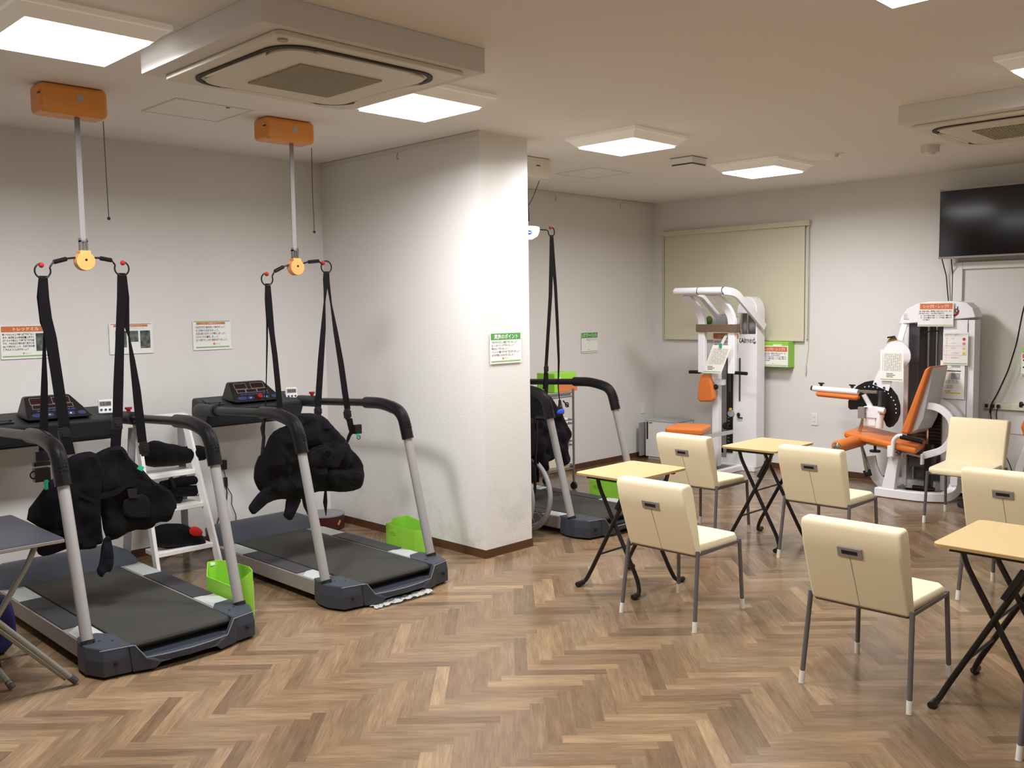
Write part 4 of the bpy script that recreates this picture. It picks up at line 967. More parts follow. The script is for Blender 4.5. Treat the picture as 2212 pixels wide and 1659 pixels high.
def outlet(label, y, z, axis='x', x=None, n=2):
    t = thing('wall_outlet', label, 'outlet', (XW, y, z) if axis == 'x' else (x, YW, z), 0)
    if axis == 'x':
        finish('plate', G().mm((XW-.008, y-.035, z-.06), (XW, y+.035, z+.06)), white_m, t, world=True, bevel=.003, smooth=False)
        g = G()
        for k in range(n):
            for s in (-1, 1): g.mm((XW-.0095, y+s*.007-.0012, z-.03+k*.045), (XW-.0075, y+s*.007+.0012, z-.018+k*.045))
        finish('socket_slot', g, dgrey_m, t, world=True, smooth=False)
    else:
        finish('plate', G().mm((x-.035, YW-.008, z-.06), (x+.035, YW, z+.06)), white_m, t, world=True, bevel=.003, smooth=False)
outlet('white wall outlet between the exercise tower and the leg machine', 4.33, .54)
outlet('pale wall outlet above the white cabinet in the far corner', 0, .545, 'y', x=8.40)
outlet('double socket plate low on the right wall at the right edge', 2.37, .55, n=3)
# lime holder with its leg machine sheet
t = thing('file_box', 'lime wall pocket with an orange headed sheet, right of the exercise tower', 'box', (8.60, 4.66, 1.05), 0, 'lime wall pockets')
finish('shell', G().mm((8.50, 4.555, 1.052), (8.628, 4.86, 1.312)), green_m, t, world=True, bevel=.006, smooth=False)
finish('latch', G().mm((8.494, 4.62, 1.272), (8.50, 4.72, 1.286)), white_m, t, world=True, smooth=False)
o = sheet('poster', 'laminated leg machine sheet fixed on the lime wall pocket by the tower', (8.494, 4.85, 1.062), RZ, .297, .21)
band(o, 'header_band', .010, .150, .287, .200, ogband_m); text('header_text', 'レッグE・レッグF', (.035, .16, .262, .192), wink_m, o, y=-F)
text('body_text', '身体機能の強化、膝関節の安定の向上です。また\n歩行能力の向上、介護予防が目的です\n　①　太もも前側の強化（レッグ伸展）運動です\n　②　太もも裏側の強化（レッグ屈曲）運動です\n　　（ひざ曲げ）', (.012, .052, .275, .140), ink_m, o, bold=.028)
band(o, 'footer_band', .006, .008, .291, .016, sage_m); logo(o, .13, .03, .005)
t = thing('file_box', 'lime wall pocket cut by the right edge, below the hanging black cable', 'box', (8.6, 2.3, 1.05), 0, 'lime wall pockets')
finish('shell', G().mm((8.50, 2.12, 1.05), (8.628, 2.43, 1.30)), green_m, t, world=True, bevel=.02, smooth=False, seg=3)
o = sheet('poster', 'sheet with orange header cut by the right edge, on the second lime pocket', (8.492, 2.43, 1.065), RZ, .297, .185)
band(o, 'header_band', .008, .142, .289, .178, ogband_m); text('header_text', 'トーソローイング', (.045, .148, .25, .172), wink_m, o, y=-F)
text('body_text', '●インナーマッスル全体の筋肉\n（トルソの上体・腹部・背筋の運動）\n　姿勢の改善に役立ちます。\n●インナーマッスルを鍛えて\n　正しい姿勢で腰を丸めないよう\n　にしましょう。', (.012, .02, .28, .134), ink_m, o, bold=.028)
band(o, 'footer_band', .004, .004, .291, .012, sage_m)
# television on its bracket
t = thing('television', 'black flat television on the right wall, half cut by the right edge', 'television', (8.5, 2.6, 2.35))
finish('cabinet', G().mm((8.455, 2.11, 2.062), (8.50, 3.105, 2.655)), black_m, t, world=True, bevel=.004, smooth=False)
finish('screen', G().mm((8.450, 2.125, 2.082), (8.456, 3.093, 2.642)), screen_m, t, world=True, smooth=False)
for z_ in (2.644, 2.062): finish('bezel', G().mm((8.446, 2.11, z_), (8.47, 3.105, z_+.016)), silver_m, t, world=True, smooth=False)
finish('bracket', G().mm((8.50, 2.45, 2.15), (8.62, 2.75, 2.55)), dgrey_m, t, world=True, smooth=False)
t = thing('television_cable', 'two thin black cables running down from the television to the leg machine', 'cable', (8.6, 3.05, 2.0))
finish('cable', G().tube([(8.515, 3.10, 2.40), (8.515, 3.115, 2.12), (8.60, 3.09, 1.92), (8.61, 3.055, 1.55), (8.61, 3.04, 1.2), (8.61, 3.04, .5)], .005, 8), black_m, t, world=True)
finish('cable', G().tube([(8.515, 3.02, 2.058), (8.60, 3.035, 1.92), (8.61, 3.035, 1.55), (8.61, 3.03, 1.2), (8.61, 3.02, .5)], .005, 8), black_m, t, world=True)
t = thing('power_cable', 'long black cable slanting from the right edge down to the power strip', 'cable', (8.55, 2.4, 1.2))
finish('cable', G().tube(fillet([(8.55,2.381,1.837),(8.55,2.445,1.607),(8.55,2.487,1.327),(8.55,2.546,1.098),(8.55,2.625,0.896),(8.55,2.677,0.793),(8.55,2.683,0.724)], .05), .006, 8), black_m, t, world=True)
t = thing('power_strip', 'white wall power strip with three black plugs, right of the leg machine', 'power strip', (8.6, 2.5, .78))
finish('strip_body', G().mm((8.575, 2.0, .755), (8.628, 2.745, .815)), acw_m, t, world=True, bevel=.006, smooth=False)
for i, y in enumerate((2.715, 2.665, 2.62)):
    pl = finish('plug', G().box((8.56, y, .785), (.03, .024, .03)), black_m, t, world=True, bevel=.006, smooth=False)
    if i: finish('plug_cord', G().tube(fillet([(8.55, y, .775), (8.545, y+.01, .72), (8.58, y+.005, .60), (8.59, y-.02, .1)], .04), .004, 8), black_m, pl, world=True)
for k in range(3): finish('socket', G().mm((8.572, 2.52-k*.055, .775), (8.576, 2.54-k*.055, .795)), trim_m, t, world=True, smooth=False)

# ---------------------------------------------------------------- exercise tower in the corner (seated lift machine)
t = thing('exercise_tower', 'tall white exercise machine with orange pads and overhead handles, before the blind', 'exercise machine', (8.2, 5.0, 0))
g = G(); pr = [(4.79, .05), (5.02, .05)] + [(5.02-.11+.11*math.cos(a), 1.60+.17*math.sin(a)) for a in [PI/2*i/8 for i in range(9)]] + [(4.79+.11-.11*math.cos(a), 1.60+.17*math.sin(a)) for a in [PI/2*i/8 for i in range(8, -1, -1)]]
hs = finish('tower_housing', G().prism([(8.30, y, z) for y, z in [(4.79, .04), (4.81, .04), (4.81, 1.60)] + pr[2:]], (.16, 0, 0)), wmach_m, t, world=True, bevel=.008, smooth=False)
finish('front_panel', G().mm((8.297, 4.792, .06), (8.34, 5.235, 1.392)), wmach_m, t, world=True, bevel=.006, smooth=False)
finish('tower_back', G().mm((8.42, 4.82, .06), (8.46, 5.02, 1.62)), ggrey_m, t, world=True, smooth=False)
finish('panel_shade', G().mm((8.292, 5.13, .12), (8.298, 5.225, 1.30)), ggrey_m, t, world=True, smooth=False)
finish('guide_rod', G().cyl((8.37, 4.93, 1.36), (8.37, 4.93, 1.62), .012).cyl((8.37, 5.0, 1.36), (8.37, 5.0, 1.62), .014), chrome_m, t, world=True)
finish('weight_slot', G().mm((8.285, 5.054, .17), (8.297, 5.124, 1.38)), black_m, t, world=True, bevel=.003, smooth=False)
finish('chain', G().mm((8.278, 5.07, .80), (8.286, 5.10, 1.30)), dgrey_m, t, world=True, smooth=False)
g = G()
for k in range(10): g.box((8.283, 5.10, .22+k*.035), (.003, .02, .006))
finish('scale_mark', g, pad_m, t, world=True, smooth=False)
finish('slim_slot', G().box((8.292,4.977,0.93), (.008, .018, .44)), dgrey_m, t, world=True, bevel=.003, smooth=False)
p = Vector((8.25,5.115,0.449)); finish('ball_knob', G().ball(p, .036), black_m, t, world=True)
p = Vector((8.27,5.069,0.58)); finish('pulley', G().cyl(p, p+Vector((.02, 0, 0)), .035), M('clear_disc', (176, 172, 170), .3), t, world=True)
p = Vector((8.262,5.069,0.624)); finish('yellow_knob', G().cyl(p, p+Vector((.015, 0, 0)), .014), yellow_m, t, world=True)
p = Vector((8.28,4.983,0.571)); finish('pin_knob', G().ball(p, .018, (1, 1, 1.3)).box(p+Vector((0, -.02, -.03)), (.01, .05, .012)), black_m, t, world=True)
finish('data_plate', G().box((8.294,5.196,0.187), (.004, .06, .05)), dgrey_m, t, world=True, smooth=False)
# logo
lg = bpy.data.objects.new('logo', None)
bpy.data.objects.remove(lg)
def wall_text(name, body, pr, mat, parent, a, c, x, bold=0):
    # text on a face looking towards -x: a = left bottom (y, z), c = right top (y, z)
    o = text(name, body, (0, 0, a[0]-c[0], c[1]-a[1]), mat, parent, y=0, bold=bold)
    o.rotation_euler = (0, 0, RZ); o.location = Vector((x, a[0], a[1]))-origin(parent); return o
wall_text('logo_text', 'TAKAI', 0, ink_m, t, ((8.294,5.066,1.303)[1], (8.294,5.066,1.303)[2]), ((8.294,4.922,1.352)[1], (8.294,4.922,1.352)[2]), 8.2945, .025)
wall_text('logo_text', 'med', 0, ink_m, t, ((8.294,4.917,1.305)[1], (8.294,4.917,1.305)[2]), ((8.294,4.813,1.36)[1], (8.294,4.813,1.36)[2]), 8.2945, 0)
c_ = (8.294,4.828,1.332)
finish('logo_swoosh', G().ribbon([(8.2945, c_[1]-math.cos(a)*.032, c_[2]+math.sin(a)*.034) for a in [-1.5+.17*k for k in range(8)]], [.003, .008, .010, .011, .011, .010, .007, .003], .001, (0, .5, 1)), brand_m, t, world=True, smooth=False)
# overhead frame: side arm, handle bar, inner arms, uprights
ZB = 1.822
finish('handle_bar', G().cyl((7.70, 4.80, ZB), (7.70, 5.075, ZB+.003), .037, seg=20).cyl((7.70, 5.085, ZB+.003), (7.70, 5.345, ZB+.004), .037, seg=20).cyl((7.70, 4.79, ZB), (7.70, 5.36, ZB), .030, seg=16), wmach_m, t, world=True)
for y_ in (4.802, 5.08): finish('bar_seam', G().cyl((7.70, y_-.003, ZB+.002), (7.70, y_+.003, ZB+.002), .0378, seg=20), dgrey_m, t, world=True)
finish('side_arm', G().rtube(fillet([(7.70, 4.79, 1.822), (7.88, 4.78, 1.805), (8.40, 4.765, 1.46)], .12, 8), .03, .075), wmach_m, t, world=True, bevel=.004)
for y in (4.98, 5.16):
    finish('inner_arm', G().rtube(fillet([(7.72, y+.02, 1.80), (7.86, y, 1.79), (8.24, y-.02, 1.50)], .1, 6), .055, .04), wmach_m, t, world=True, bevel=.004)
for (ya, yb) in ((5.20, 5.13), (4.86, 4.79)):
    ym = (ya+yb)/2
    finish('upright', G().rtube(fillet([(7.90, ym, 1.02), (7.90, ym, 1.55), (7.88, ym+.03, 1.64), (7.74, ym+.09, 1.79)], .08, 6), .075, .05, (1, 0, 0)), wmach_m, t, world=True, bevel=.005)
finish('brown_band', G().mm((7.855, 4.76, 1.425), (7.945, 5.215, 1.50)), brown_m, t, world=True, bevel=.004, smooth=False)
finish('cross_member', G().mm((8.0, 4.83, 1.50), (8.04, 5.15, 1.56)).mm((7.98, 4.95, 1.43), (8.02, 5.05, 1.60)), M('pale_grey_plate', (180, 184, 184), .4), t, world=True, bevel=.004, smooth=False)
p = Vector((7.98,5.139,1.537)); finish('tennis_ball', G().ball(p, .038, (1, .8, 1.2)), M('green_gold', (84, 110, 50), .6), t, world=True)
for y0, y1, z in ((5.19, 5.32, 1.022), (4.80, 4.66, 1.03)):
    gp = finish('grip', G().cyl((7.90, y0, z), (7.90, y1, z-.004), .017, seg=16), rubber_m, t, world=True, bevel=.004)
finish('seat_post', G().mm((7.95, 5.015, .08), (8.02, 5.085, 1.04)), wmach_m, t, world=True, bevel=.006, smooth=False)
finish('pad_bracket', G().mm((7.90, 4.93, .90), (7.96, 5.08, .955)).mm((7.84, 5.0, .85), (7.93, 5.05, 1.0)), wmach_m, t, world=True, bevel=.003, smooth=False)
p = Vector((7.86,4.985,0.884)); finish('adjust_knob', G().ball(p, .028), black_m, t, world=True)
cs = [(7.8,5.123,1.01),(7.8,5.027,1.014),(7.8,5.0,0.937),(7.8,4.973,0.77),(7.8,4.999,0.741),(7.8,5.138,0.733),(7.8,5.165,0.759),(7.8,5.149,0.908)]
finish('back_pad', G().prism(cs, (.07, 0, 0)), ovinyl_m, t, world=True, bevel=.022, smooth=False, seg=4)
cs = [(7.022,4.992,0.555),(7.394,5.131,0.56),(7.563,5.034,0.56),(7.482,4.79,0.56),(7.413,4.75,0.535),(7.025,4.725,0.53)]
S0 = Vector((7.242,4.886,0.55))
st = finish('seat_pad', G().box((S0.x, S0.y, .535), (.38, .35, .07), Matrix.Rotation(.35, 4, 'Z')), ovinyl_m, t, world=True, bevel=.025, smooth=False, seg=4)
finish('seat_stem', G().cyl((S0.x+.05, S0.y, .10), (S0.x+.05, S0.y, .51), .025).mm((S0.x, S0.y-.03, .42), (7.97, S0.y+.03, .46)), chrome_m, t, world=True)
finish('base_frame', G().mm((7.45, 4.94, .0), (8.48, 5.0, .055)).mm((7.45, 5.24, .0), (8.48, 5.30, .055)).mm((7.45, 4.94, 0), (7.52, 5.30, .055)).mm((8.28, 4.80, .0), (8.56, 5.28, .06)), wmach_m, t, world=True, bevel=.006, smooth=False)
finish('foot_mat', G().mm((7.52, 5.0, .01), (8.28, 5.24, .04)), dgrey_m, t, world=True, smooth=False)
o = sheet('clip_sheet', 'record chart hanging tilted from a green clip on the exercise tower', (7.78,5.083,1.026), RZ, .21, .275, group='record charts', cat='chart')
o.rotation_euler = (.0, .38, RZ) if False else (0, 0, RZ)
me = o.data
for v in me.vertices: v.co.x += v.co.z*.42
def chart_grid(o, w, h, sh=0):
    g = G()
    for i in range(10):
        x = .02+i*(w-.04)/9; g.prism([(x+sh*.09, -.0018, .09), (x+.0012+sh*.09, -.0018, .09), (x+.0012+sh*(h-.035), -.0018, h-.035), (x+sh*(h-.035), -.0018, h-.035)], (0, .0008, 0))
    for i in range(11):
        z = .09+i*(h-.125)/10; g.prism([(.02+sh*z, -.0018, z), (w-.02+sh*z, -.0018, z), (w-.02+sh*z, -.0018, z+.0012), (.02+sh*z, -.0018, z+.0012)], (0, .0008, 0))
    finish('table_lines', g, tan_m, o, smooth=False)
    g = G()
    for i in range(10):
        for j in range(9):
            if (i+j*3) % 5 == 4 or j == 0: continue
            z = .095+i*(h-.125)/10; x = .025+j*(w-.04)/9+sh*z; g.mm((x, -.0019, z), (x+.006, -.0012, z+.004))
    for k in range(3): g.mm((.055, -.0019, .035+k*.014), (.055+.06+.02*(k % 2), -.0012, .040+k*.014))
    finish('table_entries', g, ink_m, o, smooth=False)
    finish('footer_band', G().mm((.006, -.0018, .010), (w-.006, -.001, .018)), sage_m, o, smooth=False)
chart_grid(o, .21, .275, .42)
p = Vector((7.77,4.891,1.29)); finish('green_clip', G().box(p-o.location if False else Vector((.205, -.006, .272)), (.028, .014, .04)), teal_m, o, smooth=False, bevel=.003)
# hanging strip from the band down to the clip
finish('hanging_strip', G().ribbon([(7.9,4.887,1.403), (7.8,4.887,1.303)], .035, .003, (0, 1, 0)), M('clear_strip', (190, 188, 186), .2), t, world=True, smooth=False)
o = sheet('poster', 'orange headed sheet behind the uprights of the exercise tower', (8.10, 5.17, 1.16), RZ, .30, .25)
band(o, 'header_band', .005, .19, .295, .245, ogband_m); text('header_text', 'ローイング', (.06, .20, .24, .235), wink_m, o, y=-F)
text('body_text', '肩甲骨の動きと背筋の強化を行います\n姿勢の改善に役立ちます。また肩こり\nの予防につながります。呼吸を止めず\nにゆっくりと引きましょう。', (.02, .05, .28, .17), ink_m, o, bold=.01)
# ---------------------------------------------------------------- small white cabinet in the corner
t = thing('white_cabinet', 'small white cabinet with a dark slot in the far corner by the baseboard', 'cabinet', (8.44, 5.95, 0))
finish('carcass', G().mm((8.28, 5.74, .03), (8.60, 6.15, .425)).mm((8.30, 5.76, 0), (8.58, 6.13, .03)), white_m, t, world=True, bevel=.004, smooth=False)
finish('top_panel', G().mm((8.275, 5.735, .425), (8.605, 6.155, .44)), M('pale_grey_top', (186, 190, 192), .3), t, world=True, bevel=.003, smooth=False)
finish('side_slot', G().mm((8.276, 6.115, .22), (8.281, 6.135, .415)), black_m, t, world=True, smooth=False)
finish('name_mark', G().mm((8.277, 6.06, .40), (8.2805, 6.10, .41)), dgrey_m, t, world=True, smooth=False)
finish('rear_board', G().mm((8.24, 6.19, .03), (8.34, 6.21, .40)), ggrey_m, t, world=True, smooth=False)
# ---------------------------------------------------------------- seated leg machine
t = thing('leg_machine', 'white leg extension machine with orange seat, weight tower and black angle disc', 'exercise machine', (8.1, 3.2, 0))
# weight tower with an arched hood
pr = [(3.38, 1.492), (3.36, 1.56), (3.31, 1.63), (3.22, 1.675), (3.12, 1.692), (2.90, 1.692), (2.81, 1.675), (2.76, 1.63), (2.735, 1.55), (3.38, 1.492)][:9]
hd = finish('tower_hood', G().prism([(8.30, y, z) for y, z in pr], (.17, 0, 0)), wmach_m, t, world=True, bevel=.010, smooth=False)
finish('tower_frame', G().mm((8.33, 3.30, .04), (8.47, 3.34, 1.50)).mm((8.32, 2.745, .04), (8.46, 2.80, 1.53)).mm((8.31, 2.80, .04), (8.36, 3.0, 1.53)), wmach_m, t, world=True, bevel=.005, smooth=False)
finish('side_seam', G().mm((8.318, 2.796, .1), (8.322, 2.799, 1.5)), ggrey_m, t, world=True, smooth=False)
finish('back_panel', G().mm((8.50, 2.80, .06), (8.52, 3.30, 1.5)), glassy_m, t, world=True, smooth=False)
finish('smoked_cover', G().mm((8.34, 3.21, .30), (8.35, 3.295, 1.50)).mm((8.36, 3.01, .30), (8.37, 3.05, 1.50)), dgrey_m, t, world=True, smooth=False)
finish('guide_rod', G().cyl((8.42, 3.16, .3), (8.42, 3.16, 1.5), .012).cyl((8.42, 3.09, .3), (8.42, 3.09, 1.5), .012), chrome_m, t, world=True)
finish('drive_belt', G().ribbon([(8.38, 3.125, .9), (8.38, 3.125, 1.5)], .02, .004, (0, 1, 0)).ribbon([(8.38, 3.035, .9), (8.38, 3.035, 1.5)], .012, .004, (0, 1, 0)).tube([(8.36, 3.29, 1.5), (8.34, 3.31, 1.16)], .006, 6).tube([(8.37, 3.30, 1.41), (8.37, 3.06, 1.435)], .005, 6), black_m, t, world=True)
g = G()
for k in range(14): g.mm((8.28, 2.99, .42+k*.03), (8.46, 3.20, .42+k*.03+.024))
finish('weight_stack', g, black_m, t, world=True, smooth=False)
finish('stack_pin_hole', G().mm((8.27, 3.09, .42), (8.281, 3.105, .84)), chrome_m, t, world=True, smooth=False)
c_ = (8.294,2.924,1.606)
finish('logo_swoosh', G().ribbon([(8.297, c_[1]-math.cos(a)*.055, c_[2]+.02+math.sin(a)*.06) for a in [-1.5+.19*k for k in range(8)]], [.006, .014, .018, .019, .019, .017, .012, .004], .0012, (0, .5, 1)), brand_m, hd, world=True, smooth=False)
wall_text('logo_text', 'd', 0, dgrey_m, hd, ((8.297,2.905,1.59)[1], (8.297,2.905,1.59)[2]), ((8.297,2.878,1.645)[1], (8.297,2.878,1.645)[2]), 8.2965, .02)
wall_text('small_print', 'med\nAS20\nTK-2\n単位kg', 0, dgrey_m, hd, ((8.297,3.336,1.532)[1], (8.297,3.336,1.532)[2]), ((8.297,3.289,1.589)[1], (8.297,3.289,1.589)[2]), 8.2965)
# sheets on the tower
o = sheet('poster', 'glossy orange headed leg sheet taped across the leg machine hood', (8.285,3.209,1.475), RZ, .30, .205, mat=lam_m)
band(o, 'header_band', .018, .148, .292, .198, ogband_m); text('header_text', 'レッグE・レッグF', (.05, .158, .26, .190), wink_m, o, y=-F)
text('body_text', '身体機能の強化、膝関節の安定の向上です。また\n歩行能力の向上、介護予防が目的です\n　①　太もも前側の強化（レッグ伸展）運動です\n　②　太もも裏側の強化（レッグ屈曲）運動です\n　　（ひざ曲げ）', (.012, .05, .285, .138), ink_m, o, bold=.028)
band(o, 'footer_band', .006, .006, .294, .014, sage_m)
o = sheet('poster', 'effort scale sheet with red and yellow dots on the leg machine column', (8.285,2.99,1.145), RZ, .205, .282, mat=lam_m)
text('heading_text', '自覚的運動強度を主観的運動強度により行います\n楽である〜ややきつい程度で行いましょう', (.012, .248, .195, .268), ink_m, o, bold=.02)
for z, c in ((.222, (190, 70, 66)), (.184, (216, 130, 120)), (.142, (206, 206, 110)), (.102, (200, 200, 80))):
    finish('colour_dot', G().cyl((.172, -.0022, z), (.172, -.001, z), .013, seg=24), M('dot_%d' % c[1], c, .4), o)
text('scale_text', '20\n19\n18\n17\n15\n13\n11\n9\n7\n6', (.022, .035, .038, .235), ink_m, o)
text('word_text', 'きつい\n\nややきつい\n\n楽である\n\nかなり楽である\n\n非常に楽である', (.07, .055, .13, .235), ink_m, o)
g = G()
for e in ((.008, .084, .195, .086), (.008, .162, .195, .164), (.008, .086, .0095, .162), (.1935, .086, .195, .162)): g.mm((e[0], -.002, e[1]), (e[2], -.001, e[3]))
finish('frame_line', g, M('red_line', (190, 120, 110), .5), o, smooth=False)
band(o, 'footer_band', .006, .008, .2, .018, sage_m)
o = sheet('poster', 'white user guide sheet with small pictures, lower on the leg machine column', (8.29,3.009,0.854), RZ, .20, .33)
pale_m = M('pale_photo', (170, 170, 172), .4, vary=.2, vscale=30)
for z0 in (.27, .168): finish('photo_print', G().mm((.09, -.0018, z0), (.165, -.001, z0+.055)), pale_m, o, smooth=False)
finish('black_bar', G().mm((.02, -.0018, .236), (.17, -.001, .244)), ink_m, o, smooth=False)
text('body_text', '注意事項\n使用方法\n\n1.調節\n2.運動\n\n注意', (.03, .06, .15, .16), dgrey_m, o, bold=.0)
finish('yellow_bar', G().mm((.05, -.0018, .045), (.17, -.001, .055)), yellow_m, o, smooth=False)
o = sheet('clip_sheet', 'record chart fixed on the round dial of the leg machine', (8.12,3.463,0.998), RZ, .205, .275, group='record charts', cat='chart')
chart_grid(o, .205, .275)
# dial, plate, cams
p = Vector((8.2,3.356,1.219))
finish('dial', G().cyl(p, p+Vector((.015, 0, 0)), .125, seg=40), wmach_m, t, world=True)
finish('dial_arm', G().rtube([(8.24,3.304,1.496), (8.22,3.334,1.354)], .05, .01, (1, 0, 0)), wmach_m, t, world=True, smooth=False)
finish('gold_bracket', G().prism([(8.23,3.457,1.327),(8.23,3.441,1.361),(8.23,3.404,1.382),(8.23,3.38,1.382),(8.23,3.359,1.353),(8.23,3.416,1.344)], (.01, 0, 0)), tan_m, t, world=True, smooth=False)
finish('bracket_cap', G().rtube([(8.22,3.441,1.377), (8.22,3.38,1.386)], .03, .014), black_m, t, world=True, smooth=False)
finish('hinge_plate', G().prism([(8.14,3.485,1.087),(8.14,3.36,1.018),(8.14,3.395,0.905),(8.14,3.538,0.96)], (.008, 0, 0)), wmach_m, t, world=True, smooth=False)
finish('plate_bolt', G().cyl((8.13,3.508,0.967), (8.14,3.512,0.966), .010).cyl((8.13,3.43,0.935), (8.14,3.435,0.934), .010), btn_m, t, world=True)
cam_pts = [(8.16,3.713,0.909),(8.16,3.687,0.939),(8.16,3.619,0.976),(8.16,3.547,0.992),(8.16,3.463,0.979),(8.16,3.379,0.934),(8.16,3.325,0.867),(8.16,3.299,0.786),(8.16,3.297,0.704),(8.16,3.32,0.641),(8.16,3.356,0.593),(8.16,3.389,0.578),(8.16,3.418,0.592),(8.16,3.444,0.652),(8.16,3.563,0.707),(8.16,3.658,0.726),(8.16,3.753,0.715),(8.16,3.771,0.735),(8.16,3.772,0.795),(8.16,3.755,0.821)]
finish('angle_disc', G().prism(cam_pts, (.015, 0, 0)), black_m, t, world=True, bevel=.003, smooth=False)
g = G()
for q in [(8.155,3.616,0.931),(8.155,3.578,0.937),(8.155,3.539,0.934),(8.155,3.501,0.928),(8.155,3.434,0.902),(8.155,3.401,0.883),(8.155,3.375,0.852),(8.155,3.354,0.824),(8.155,3.337,0.788),(8.155,3.331,0.752),(8.155,3.33,0.715)]: g.cyl(q, Vector(q)+Vector((.006, 0, 0)), .0055, seg=10)
finish('disc_hole', g, wmach_m, t, world=True)
# thigh pad bar along y
XB = 8.02
tb_ = finish('thigh_bar', G().cyl((8.02,4.042,0.906), (8.02,3.614,0.894), .026, seg=18), wmach_m, t, world=True)
finish('end_plug', G().cyl((8.02,4.06,0.91), (8.02,4.037,0.906), .022, seg=16), black_m, tb_, world=True)
finish('chrome_rod', G().cyl((8.02,3.623,0.902), (8.02,3.443,0.903), .013), chrome_m, t, world=True)
finish('thigh_pad', G().tube([(8.02,4.009,0.861), (8.02,3.991,0.857), (8.02,3.63,0.844), (8.02,3.605,0.853)], [.02, .034, .036, .022], 18, flat=.7), ovinyl_m, t, world=True, bevel=.004)
for q in ((8.02,3.965,0.957), (8.02,3.671,0.954)):
    q = Vector(q); finish('wing_knob', G().box(q, (.02, .055, .012)).box(q-Vector((0, 0, .012)), (.018, .026, .02)).cyl(q-Vector((0, 0, .03)), q, .006), black_m, t, world=True, bevel=.003, smooth=False)
finish('telescopic_tube', G().cyl((8.03,3.568,0.875), (8.06,3.512,0.76), .022, seg=16), wmach_m, t, world=True)
finish('clear_post', G().cyl((8.06,3.431,0.909), (8.06,3.433,0.757), .018), dgrey_m, t, world=True)
finish('pivot_block', G().box((8.06,3.486,0.721), (.10, .15, .10)).box((8.06,3.502,0.658), (.08, .09, .12)).cyl((8.0,3.419,0.747), (8.0,3.362,0.743), .026).cyl((8.04,3.423,0.706), (8.04,3.429,0.583), .032), wmach_m, t, world=True, bevel=.005)
finish('clamp_block', G().box((8.0,3.568,0.716), (.05, .06, .10)), hgrey_m, t, world=True, bevel=.004, smooth=False)
finish('cable_loop', G().ring((8.0,3.522,0.732), .03, .005, 'x', -1.2, 1.6), dgrey_m, t, world=True)
finish('lever_rod', G().cyl((8.0,3.559,0.659), (8.0,3.591,0.532), .016).cyl((7.98,3.582,0.535), (7.95,3.491,0.187), .014, seg=14).cyl((7.98,3.546,0.393), (7.98,3.479,0.192), .012, seg=14), chrome_m, t, world=True)
finish('rod_foot', G().cyl((7.95,3.52,0.175), (7.98,3.467,0.194), .03), black_m, t, world=True)
ar = finish('ankle_roller', G().tube([(7.55,3.591,0.455), (7.57,3.588,0.457), (7.95,3.542,0.479), (7.97,3.534,0.482)], [.045, .055, .055, .045], 22), ovinyl_m, t, world=True, bevel=.004)
finish('roller_cap', G().ball((7.545,3.58,0.46), .036, (.5, 1, 1)), chrome_m, ar, world=True)
# seat: a long pad tilted back, one corner near the handle
sq = [(7.86,3.672,0.556),(8.36,3.732,0.561),(8.3,3.098,0.48),(7.82,3.019,0.47)]
A = [Vector(q) for q in sq]
g = G(); lo = [v-Vector((0, 0, .055)) for v in A]; g.prism(A, (0, 0, -.06))
st = finish('seat_pad', g, ovinyl_m, t, world=True, bevel=.025, smooth=False, seg=4)
finish('seat_rail', G().cyl(A[0].lerp(A[3], .2)+Vector((.1, 0, -.075)), A[3]+Vector((.1, -.02, -.085)), .012).mm((8.0, 3.30, .42), (8.1, 3.42, .49)), chrome_m, t, world=True)
finish('under_bracket', G().box((7.95,3.335,0.457), (.1, .12, .05)).box((7.92,3.006,0.365), (.04, .02, .09)), wmach_m, t, world=True, bevel=.003, smooth=False)
q = Vector((7.9,3.402,0.396)); finish('height_knob', G().cyl(q-Vector((0, 0, .006)), q+Vector((0, 0, .010)), .045).cyl(q, q+Vector((0, 0, .05)), .012), black_m, t, world=True)
# backrest
b0, b1, b2, b3 = [Vector(q) for q in [(7.98,3.221,0.565),(7.9,3.115,0.574),(8.02,2.984,1.123),(8.08,3.076,1.113)]]
bk = [Vector(q) for q in [(7.92,3.197,0.573),(7.92,3.003,1.128),(7.92,2.955,1.157),(7.92,3.126,0.567)]]
g = G().prism(bk, (.33, -.03, .0))
finish('backrest_pad', g, ovinyl_m, t, world=True, bevel=.018, smooth=False, seg=4)
sh_ = [Vector(q) for q in [(7.97,3.138,0.561),(7.97,2.969,1.131),(7.97,2.947,1.139),(7.97,3.025,0.701),(7.97,3.069,0.607)]]
finish('backrest_shell', G().prism(sh_, (.24, -.03, 0)), M('shell_grey', (196, 194, 194), .35), t, world=True, bevel=.006, smooth=False)
finish('support_arm', G().rtube(fillet([(8.02,3.062,0.817),(8.02,2.909,0.803),(8.02,2.803,0.713),(8.02,2.792,0.558),(8.02,2.864,0.446),(8.02,3.029,0.382)], .12, 8), .06, .045, (1, 0, 0)), wmach_m, t, world=True, bevel=.006)
finish('support_arm', G().rtube(fillet([(8.24,3.06,0.839),(8.24,2.913,0.816),(8.24,2.804,0.692),(8.24,2.793,0.534)], .12, 8), .05, .04, (1, 0, 0)), wmach_m, t, world=True, bevel=.006)
